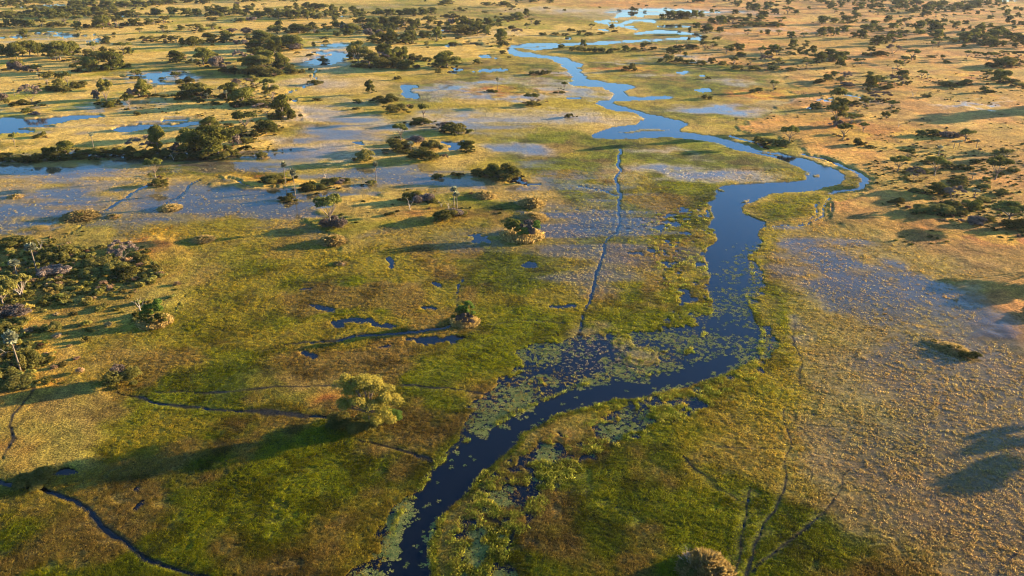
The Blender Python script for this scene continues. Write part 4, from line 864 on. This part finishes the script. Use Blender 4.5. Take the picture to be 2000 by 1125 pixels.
# ------------------------------------------------------------------ uncountable growth: sedge, tussocks, lily pads, reeds, brush
def stuff_cloud(name, protos, pts, rotz, scl, col, var, label):
    me = bpy.data.meshes.new(name); n = len(pts)
    me.vertices.add(n); me.vertices.foreach_set('co', np.asarray(pts, np.float32).ravel())
    def at(nm, ty, data, f='value'):
        a = me.attributes.new(nm, ty, 'POINT'); a.data.foreach_set(f, np.ascontiguousarray(data).ravel())
    at('col', 'FLOAT_COLOR', np.concatenate([col, np.ones((n, 1))], 1).astype(np.float32), 'color')
    at('rot', 'FLOAT_VECTOR', np.stack([np.zeros(n), np.zeros(n), rotz], 1).astype(np.float32), 'vector')
    at('scl', 'FLOAT_VECTOR', np.asarray(scl, np.float32), 'vector')
    at('var', 'INT', np.asarray(var, np.int32))
    o = link(name, me)
    coll = bpy.data.collections.new(name + '_kinds')
    for i, pm in enumerate(protos):
        po = bpy.data.objects.new(f'{name}_kind_{i}', pm); coll.objects.link(po)
    ng = bpy.data.node_groups.new(name, 'GeometryNodeTree')
    ng.interface.new_socket('Geometry', in_out='INPUT', socket_type='NodeSocketGeometry'); ng.interface.new_socket('Geometry', in_out='OUTPUT', socket_type='NodeSocketGeometry')
    N = ng.nodes; L = ng.links
    gi = N.new('NodeGroupInput'); go = N.new('NodeGroupOutput'); ip = N.new('GeometryNodeInstanceOnPoints'); ci = N.new('GeometryNodeCollectionInfo')
    ci.inputs['Collection'].default_value = coll; ci.inputs['Separate Children'].default_value = True; ci.inputs['Reset Children'].default_value = True
    L.new(gi.outputs[0], ip.inputs['Points']); L.new(ci.outputs[0], ip.inputs['Instance']); ip.inputs['Pick Instance'].default_value = True
    for nm, ty, so in (('rot', 'FLOAT_VECTOR', 'Rotation'), ('scl', 'FLOAT_VECTOR', 'Scale'), ('var', 'INT', 'Instance Index')):
        na = N.new('GeometryNodeInputNamedAttribute'); na.data_type = ty; na.inputs[0].default_value = nm; L.new(na.outputs[0], ip.inputs[so])
    L.new(ip.outputs[0], go.inputs[0])
    md = o.modifiers.new('growth', 'NODES'); md.node_group = ng
    return tag(o, label, None, None, 'stuff')
def patch(seed, n, rad, ln, wd, mat, name):
    V, Fq, t = blades(seed, n, rad, .0, ln, wd); return mesh_np(name, V, Fq, mat, {'tint': ('FLOAT', 'FACE', t)})
def pad_mesh(seed, n, rad):
    R = np.random.RandomState(seed); V = []; Fq = []; T = []
    for k in range(n):
        a = R.rand() * 6.28; r = rad * math.sqrt(R.rand()); s = R.uniform(.14, .34); c = (r * math.cos(a), r * math.sin(a)); z = .015 + .004 * k; th0 = R.rand() * 6.28; tlt = R.normal() * .06
        o = len(V); V.append((c[0], c[1], z))
        for i in range(9):
            th = th0 + i / 8 * 5.8; V.append((c[0] + s * math.cos(th), c[1] + s * math.sin(th), z + .02 + tlt * s * math.cos(th)))
        for i in range(0, 8, 2): Fq.append((o, o + 1 + i, o + 2 + i, o + 3 + i)); T.append(R.rand())
    return mesh_np('lily_pads', np.array(V), np.array(Fq), M['pads'], {'tint': ('FLOAT', 'FACE', np.array(T))})
RG = np.random.RandomState(77)
def scatter(n, v0, v1, u0=-80, u1=2090):
    u = RG.uniform(u0, u1, n); v = RG.uniform(v0, v1, n); x, y = ground_at(u, v); return x, y, fields(x, y)
def jitter(col, a=.25):
    n = len(col); return np.clip(col * (1 + RG.normal(size=(n, 1)) * a) * (1 + RG.normal(size=(n, 3)) * .05), .003, 1)

x, y, f = scatter(300000, 330, 1175)
dist = np.sqrt(x * x + y * y); clump = fbm(x, y, 3.5, 3, 61.)
dens = (.25 + .75 * f['green']) * (1 - .75 * f['wet']) * (1 - .8 * f['flat']) * (.45 + .9 * clump) * (1 - .6 * f['pale']) * (1 - .8 * f['lane'])
ppm = 1500 / (y * CP + CAM_H * SP)
dens = dens * (f['open'] < np.where(f['trail_or_shadow'] > -7, -.30 * ppm, -.6)); dens = np.where((f['lily'] > .05) & (f['sea'] < -3) & (f['open'] > 0), .30 * (1 - .5 * f['lily']), dens); keep = RG.rand(len(x)) < dens
k = keep; n = int(k.sum()); sc_ = (.65 + dist[k] * .0010) * RG.uniform(.6, 1.4, n)
hgt = sc_ * mix(.75, 1.0, f['green'][k])
stuff_cloud('sedge_grass', [patch(i, 10, .34, .36, .035, M['sedge'], 'sedge') for i in range(4)],
            np.stack([x[k], y[k], np.where(f['open'][k] > 0, -.05, .12)], 1), RG.rand(n) * 6.28, np.stack([sc_, sc_, hgt], 1), jitter(f['col'][k] * 1.15, .17), RG.randint(0, 4, n), None)
print('sedge', n)
x, y, f = scatter(130000, 330, 1175)
dist = np.sqrt(x * x + y * y); cl = fbm(x, y, 6, 3, 7.); cl2 = fbm(x, y, 30, 3, 17.)
edge = np.exp(-((f['flat'] - .5) / .35) ** 2)
dens = np.clip(f['flat'] * .42 * (.1 + 2.0 * sstep(.35, .65, cl2)) + sstep(.3, .5, f['wet']) * .18 * (1 - f['green']) + edge * .40 * (f['u'] > 1350) + f['orange'] * .5 + (f['land'] + f['tan']) * .45 + .05, 0, 1) * (.25 + .75 * sstep(.35, .6, cl)) * (f['open'] < -.6) * 1.1 * (1 - .9 * f['green'] * (f['v'] < 1e9) * (f['u'] < 1350))
k = RG.rand(len(x)) < dens; n = int(k.sum()); sc_ = (.38 + dist[k] * .0009) * RG.choice([.6, .8, 1.1, 1.9], n, p=[.45, .3, .17, .08]) * RG.uniform(.8, 1.2, n)
gold = np.array([.24, .165, .055])[None, :]
stuff_cloud('tussock_grass', [patch(20 + i, 20, .30, .42, .035, M['sedge'], 'tussock') for i in range(4)],
            np.stack([x[k], y[k], np.zeros(n) + .05], 1), RG.rand(n) * 6.28, np.stack([sc_, sc_, sc_ * .8], 1), jitter(f['col'][k] * .45 + gold * .5, .18), RG.randint(0, 4, n), None)
print('tussock', n)
x, y, f = scatter(150000, 470, 1180, 600, 1560)
cl = fbm(x, y, 4, 3, 33.); cl2 = fbm(x, y, 12, 2, 3.)
dens = f['lily'] * sstep(.40, .60, cl * .6 + cl2 * .4) * (f['open'] > .3) * .45 * (1 - .9 * sstep(4, 26, f['sea']) * (f['v'] > 700)) * (1 - .45 * sstep(2, 40, f['sea']))
k = RG.rand(len(x)) < dens; n = int(k.sum()); sc_ = RG.uniform(.45, 1.0, n)
pc = mix(np.array([.08, .12, .03])[None, :], np.array([.26, .24, .06])[None, :], RG.rand(n, 1))
stuff_cloud('lily_pads', [pad_mesh(i, 6, .7) for i in range(4)], np.stack([x[k], y[k], np.zeros(n) + .01], 1), RG.rand(n) * 6.28, np.stack([sc_] * 3, 1), pc, RG.randint(0, 4, n), None)
print('pads', n)
x, y, f = scatter(60000, 400, 1180, 700, 1560)
cl = fbm(x, y, 7, 3, 99.)
dens = np.clip(f['reeds'] * sstep(.40, .62, cl * .6 + fbm(x, y, 1.8, 2, 9.) * .4) * .8 * (.5 + .5 * sstep(600, 700, f['v'])) * (f['open'] < .5) + .5 * np.exp(-((f['sea'] + 4) / 4) ** 2) * sstep(.4, .55, cl), 0, 1) * (f['trail_or_shadow'] < -1) * (f['sea'] < 1) * (1 - f['land'])
k = RG.rand(len(x)) < dens * 1.5; n = int(k.sum()); sc_ = RG.uniform(.6, 1.4, n)
rc = mix(np.array([.11, .15, .014])[None, :], np.array([.40, .37, .045])[None, :], RG.rand(n, 1) ** 1.2)
stuff_cloud('reed_beds', [patch(50 + i, 24, .50, .48, .035, M['sedge'], 'reeds') for i in range(3)], np.stack([x[k], y[k], np.zeros(n) - .05], 1), RG.rand(n) * 6.28, np.stack([sc_] * 3, 1), jitter(rc, .15), RG.randint(0, 3, n), None)
print('reeds', n)

# low brush round the wooded islands and over the scrub, and the woods too far off to tell tree from tree
base = []
for phrase, group, data in REGIONS:
    for tok in data.split():
        k_ = tok[0]; a, b, c, d_ = map(float, tok[1:].split(','))
        if k_ in 'DOGABb' and c > 9 and len(data.split()) > 12:
            for j in range(int((6 if k_ in 'DO' else 3) * (1 if c < 24 else 2))): base.append((a + RG.normal() * c * .42, b - c * .10 + RG.normal() * c * .10, c * RG.uniform(.22, .42)))
base = np.array(base); bx, by = ground_at(base[:, 0], base[:, 1]); bs = base[:, 2] * (by * CP + CAM_H * SP) / F
x2, y2, f2 = scatter(5200, 476, 760, -60, 350); k2 = RG.rand(len(x2)) < f2['shrub'] * .42 + f2['tan'] * .05; x2 = x2[k2]; y2 = y2[k2]; s2 = RG.uniform(1.2, 4.2, len(x2))
x, y, f = scatter(26000, 2, 480, -60, 2060)
dens = np.clip(f['shrub'] * .75 + (f['land'] * .4 + f['tan'] * .08) * sstep(.45, .6, fbm(x, y, 40, 3, 5.)), 0, 1) * (f['open'] < -2)
k = RG.rand(len(x)) < dens; x = np.concatenate([bx, x[k], x2]); y = np.concatenate([by, y[k], y2]); sc_ = np.concatenate([bs, RG.uniform(.9, 2.6, int(k.sum())), s2]); n = len(x)
fo = fields(x, y); ok = fo['open'] < -1; x, y, sc_ = x[ok], y[ok], sc_[ok]; n = len(x)
pal = np.array([[.05, .055, .012], [.10, .10, .025], [.15, .13, .03], [.17, .11, .06]])[RG.choice(4, n, p=[.35, .3, .2, .15])]
nearleft = (fo['v'][ok] > 470)[:, None]; pal = np.where(nearleft, pal * 1.5 + np.array([[.07, .05, .01]]), pal)
def bush_mesh(i):
    r_ = random.Random(400 + i); V, Fq, t = leaves(lobes_round(r_, 7, .4, .2, .32, .2, 1.2), 420, .12, 400 + i, .5)
    return mesh_np('brush', V, Fq, M['sedge'], {'tint': ('FLOAT', 'FACE', t)})
stuff_cloud('brush', [bush_mesh(i) for i in range(4)], np.stack([x, y, np.zeros(n)], 1), RG.rand(n) * 6.28, np.stack([sc_, sc_, sc_ * RG.uniform(.45, .8, n)], 1), jitter(pal, .25), RG.randint(0, 4, n), None)
print('brush', n)
WOOD = [([(-60,-8),(320,-8),(300,12),(250,34),(100,36),(60,20),(-60,18)], 330), ([(320,-8),(700,-8),(600,8),(320,8)], 150), ([(-60,30),(60,34),(240,30),(250,38),(-60,40)], 60), ([(400,14),(640,20),(800,22),(800,34),(560,42),(400,34)], 110),
        ([(780,-8),(1100,-8),(1060,6),(800,4)], 60), ([(1380,-8),(2060,-8),(2060,8),(1900,18),(1700,20),(1450,20)], 260), ([(1600,20),(2060,20),(2060,100),(1800,90),(1600,80)], 130), ([(640,44),(1000,44),(960,64),(640,70)], 70), ([(1700,-6),(1900,-6),(1900,26),(1700,26)], 90), ([(500,50),(800,60),(800,78),(560,72)], 40), ([(1380,80),(1650,100),(1650,130),(1400,104)], 30)]
wu, wv = [], []
for P, cnt in WOOD:
    P_ = np.array(P); u = RG.uniform(P_[:, 0].min(), P_[:, 0].max(), cnt * 4); v = RG.uniform(P_[:, 1].min(), P_[:, 1].max(), cnt * 4)
    ins = poly_sdf(P, u, v, 5) > 0; cl = vnoise(u / 26, v / 5) > .42; u = u[ins & cl][:cnt]; v = v[ins & cl][:cnt]; wu.append(u); wv.append(v)
wu = np.concatenate(wu); wv = np.concatenate(wv); x, y = ground_at(wu, wv); ok = fields(x, y)['open'] < -1; x, y = x[ok], y[ok]; n = len(x)
wd = RG.uniform(6, 15, n); ht = wd * RG.uniform(.55, .95, n)
stuff_cloud('far_woodland', [make_proto('D', 0, False)[0][1], make_proto('D', 1, False)[0][1], make_proto('O', 1, False)[0][1], make_proto('A', 1, False)[0][1], make_proto('D', 2, False)[0][1]],
            np.stack([x, y, np.zeros(n)], 1), RG.rand(n) * 6.28, np.stack([wd, wd, ht], 1), np.ones((n, 3)) * .1, RG.randint(0, 5, n), None)
print('woodland', n)

# ------------------------------------------------------------------ the evening air
YF = float(gy.max()) + 400; YN = float(gy.min()) - 50; XW = 9200; ZT = CAM_H + 6
hv = [(-XW, YN, -1.7), (XW, YN, -1.7), (XW, YF, -1.7), (-XW, YF, -1.7), (-XW, YN, ZT), (XW, YN, ZT), (XW, YF, ZT), (-XW, YF, ZT)]
hf = [(0, 3, 2, 1), (4, 5, 6, 7), (0, 1, 5, 4), (1, 2, 6, 5), (2, 3, 7, 6), (3, 0, 4, 7)]
hm, hn, hl = new_mat('evening_haze'); ho = hn.new('ShaderNodeOutputMaterial'); hp = hn.new('ShaderNodeVolumePrincipled')
hp.inputs['Color'].default_value = (.80, .88, 1.0, 1); hp.inputs['Density'].default_value = HAZE; hp.inputs['Anisotropy'].default_value = .2
hl.new(hp.outputs[0], ho.inputs['Volume'])
if HAZE: tag(link('haze', mesh_np('haze', hv, hf, hm)), kind='stuff')
